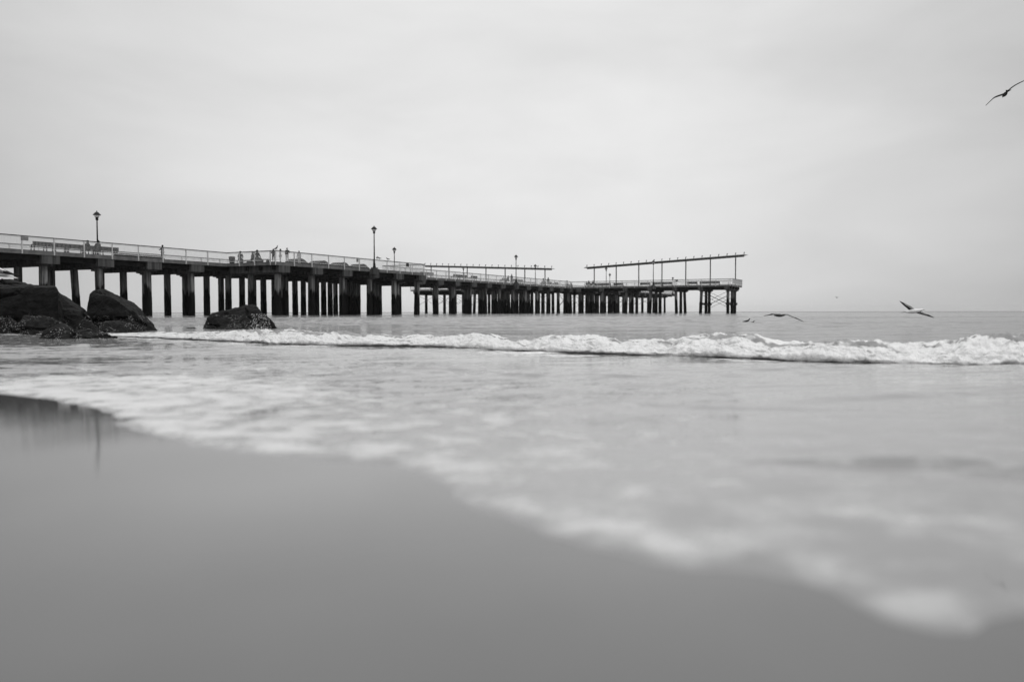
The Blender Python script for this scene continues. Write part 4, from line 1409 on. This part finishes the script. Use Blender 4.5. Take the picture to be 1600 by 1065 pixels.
def flying_gull(c_px, D, left, right, fwd, label, body_len=.42, body_r=.07, mats=('plumage', 'wing_grey', 'wing_black'), tail_dark=False, edge=False):
    """c_px body centre in the photo; wings given as lists of (dx, dy px, depth m) offsets"""
    c = P(*c_px, D)
    r = empty('gull', c)
    tag(r, label, 'gull', 'gulls in flight')
    k = D / FPX
    f_ = Vector(fwd).normalized()
    dark_edge[0] = edge
    def wp(lst): return lerp_pts([(a * k, dz, -b_ * k) for (a, b_, dz) in lst])
    path = [f_ * (-.5 * body_len), f_ * (-.32 * body_len), f_ * (-.05 * body_len), f_ * (.2 * body_len), f_ * (.36 * body_len), f_ * (.46 * body_len) + Vector((0, 0, .012)), f_ * (.56 * body_len) + Vector((0, 0, .01))]
    body_loft('body', path, [.012, .040 * body_r / .07, body_r, body_r * .85, body_r * .52, body_r * .56, .02], M[mats[0]], r)
    q_ = MB(); q_.tube([f_ * (.55 * body_len) + Vector((0, 0, .008)), f_ * (.55 * body_len + .045) + Vector((0, 0, -.004))], [.011, .003], 6); q_.build('beak', M['beak'], r)
    side_ = f_.cross(Vector((0, 0, 1))).normalized()
    q_ = MB(); a = f_ * (-.42 * body_len); b_ = f_ * (-.42 * body_len - .13)
    q_.hexa([a - side_ * .03 + Vector((0, 0, -.006)), a + side_ * .03 + Vector((0, 0, -.006)), b_ + side_ * .075 + Vector((0, 0, -.004)), b_ - side_ * .075 + Vector((0, 0, -.004)),
             a - side_ * .03 + Vector((0, 0, .006)), a + side_ * .03 + Vector((0, 0, .006)), b_ + side_ * .075 + Vector((0, 0, .003)), b_ - side_ * .075 + Vector((0, 0, .003))])
    q_.build('tail', M['wing_black'] if tail_dark else M[mats[0]], r)
    ch = [.15, .155, .15, .145, .135, .115, .085, .05, .012]
    for lst in (left, right):
        wing_mesh('wing', wp(lst), ch, f_, M[mats[1]], M[mats[2]], r)
    return r


flying_gull((1563, 151), 24, [(-2, 0, 0), (-14, 4, .05), (-22, 10, .0), (-34, 20, -.12)], [(2, -3, 0), (12, -11, .05), (20, -16, .0), (36, -23, -.12)],
            (.25, 1, -.18), 'gull gliding high in the top right corner, wings spread in a slant', mats=('feather_dark', 'wing_grey', 'wing_black'), body_len=.36, body_r=.06)
flying_gull((1217, 492.5), 22, [(-1, 0, 0), (-4, -2.2, .25), (-6, -.5, .45), (-11, 1, .62)], [(1, 0, 0), (10, -1.2, -.05), (20, 2.5, -.1), (36, 10, -.2)],
            (.9, .45, -.02), 'gull skimming the water just right of the pier, wings drooping', mats=('feather_dark', 'wing_grey', 'wing_black'), body_len=.40, body_r=.048)
flying_gull((1427, 486), 22, [(-1, -1, 0), (-5, -6, .05), (-9, -10, .1), (-14, -16, .2)], [(2, 0, 0), (10, 3, -.05), (19, 6, -.1), (30, 10, -.15)],
            (.85, -.35, .12), 'banking gull with raised black-tipped wing and dark tail, crossing the horizon at right', mats=('plumage', 'wing_grey', 'wing_black'), tail_dark=True, edge=True, body_len=.44)
flying_gull((1307, 465), 120, [(-.3, 0, 0), (-1.2, -1.2, 0), (-2.2, -1.6, 0), (-3.4, -.6, 0)], [(.3, 0, 0), (1.2, -1, 0), (2.2, -1.4, 0), (3.4, -.4, 0)],
            (.2, 1, 0), 'tiny distant gull above the horizon right of the pier', mats=('feather_dark', 'wing_grey', 'wing_black'))


def sitting_gull(loc, fwd, label, scale=1.0, legs=True, mats=('plumage', 'wing_grey', 'wing_black'), group='gulls perched on the railing', swim=False, tilt=.18):
    r = empty('gull', loc, math.atan2(fwd[1], fwd[0]))
    r.scale = (scale,) * 3
    tag(r, label, 'gull', group)
    z0 = .14 if legs else (.045 if swim else .05)
    up_ = tilt
    path = [(-.20, 0, z0 + .05 - up_ * .1), (-.12, 0, z0 + .055), (0, 0, z0 + .07), (.10, 0, z0 + .09 + up_ * .1), (.155, 0, z0 + .15 + up_ * .12), (.18, 0, z0 + .205 + up_ * .15), (.215, 0, z0 + .225 + up_ * .15), (.245, 0, z0 + .215 + up_ * .15)]
    body_loft('body', path, [.018, .05, .078, .072, .042, .040, .036, .010], M[mats[0]], r)
    q_ = MB(); q_.tube([(.235, 0, z0 + .218 + up_ * .15), (.285, 0, z0 + .205 + up_ * .15)], [.011, .004], 6); q_.build('beak', M['beak'], r)
    for s_ in (-1, 1):
        q_ = MB(); q_.tube([(.10, s_ * .058, z0 + .105), (.02, s_ * .076, z0 + .10), (-.12, s_ * .058, z0 + .085)], [.02, .040, .022], 8)
        w_ = q_.build('wing', M[mats[1]], r, True)
        q_ = MB(); q_.tube([(-.11, s_ * .056, z0 + .088), (-.20, s_ * .034, z0 + .076), (-.33, s_ * .006, z0 + .066)], [.024, .016, .003], 6)
        q_.build('wing_tip', M[mats[2]], w_, True)
    q_ = MB(); q_.hexa([(-.17, -.03, z0 + .03), (-.29, -.05, z0 + .02), (-.29, .05, z0 + .02), (-.17, .03, z0 + .03), (-.17, -.03, z0 + .055), (-.29, -.05, z0 + .03), (-.29, .05, z0 + .03), (-.17, .03, z0 + .055)])
    q_.build('tail', M[mats[0]], r)
    if legs:
        for s_ in (-1, 1):
            q_ = MB(); q_.tube([(0, s_ * .035, z0 + .02), (-.012, s_ * .036, .075), (.008, s_ * .038, .006)], [.012, .006, .005], 6)
            for a in (-.5, 0, .5):
                q_.tube([(.008, s_ * .038, .006), (.008 + .05 * math.cos(a), s_ * .038 + .05 * math.sin(a), .004)], [.005, .003], 5)
            q_.tube([(.03, s_ * .038, .0045), (.05, s_ * .038, .003)], [.018, .012], 6)
            q_.build('leg', M['beak'], r)
    return r


# large gull standing on the humped boulder at the left edge, mostly outside the frame
g_ = sitting_gull(P(-7, 445.5, 17.0), (-.93, -.12, 0), 'pale gull with black wing tips on the flat block, cut by the left edge', scale=1.4, group='gulls standing and swimming', tilt=.1)
g_.rotation_euler[1] = R(-11)
zr = DECK + RH + .038
for (x, f_, lab) in ((590, (.2, -1), 'left one of the two dark gulls perched close together on the platform railing'), (593.6, (-.9, .3), 'right one of the two dark gulls perched close together on the platform railing'), (607, (-1, -.1), 'dark gull perched alone on the platform railing left of the far lamp')):
    sitting_gull(W(S_at(x, BT + e_), BT + e_, zr), f_ + (0,), lab, scale=1.05, mats=('feather_dark', 'feather_dark', 'wing_black'))
g_ = sitting_gull(W(S1 - e_ + .25, BT + e_, zr), (.9, .3, 0), 'dark gull with lifted body on the corner of the widened platform railing', scale=1.15, mats=('feather_dark', 'feather_dark', 'wing_black'))
g_.rotation_euler[1] = R(-24)
for (x, y, f_, lab, sc_, D) in ((1167, 502.5, (1, -.1), 'left one of two dark sea birds swimming right of the pier, long tail', .50, 34), (1176, 503.8, (.5, -.8), 'right one of two dark sea birds swimming right of the pier', .36, 31), (870, 492, (1, -.3), 'small dark sea bird swimming in front of the pier piles', .5, 78)):
    gx, gy = ground_px(x, y + .6)
    sitting_gull(Vector((gx, gy, -.02)), f_ + (0,), lab, scale=sc_ * gy / 30 if gy < 60 else sc_ * 1.2, legs=False, swim=True, group='gulls standing and swimming', mats=('feather_dark', 'feather_dark', 'wing_black'))

# ------------------------------------------------------------------ sea air
hb = MB(); hb.box(-3400, 3400, -500, 3400, -4.5, 16)
hm_ = bpy.data.materials.new('sea_haze'); hm_.use_nodes = True
hn = hm_.node_tree; hn.nodes.clear()
ho = hn.nodes.new('ShaderNodeOutputMaterial'); hv = hn.nodes.new('ShaderNodeVolumePrincipled')
hv.inputs['Color'].default_value = g(.9); hv.inputs['Density'].default_value = .00010
hv.inputs['Anisotropy'].default_value = .2
hn.links.new(hv.outputs[0], ho.inputs['Volume'])
tag(hb.build('haze', hm_), kind='stuff')
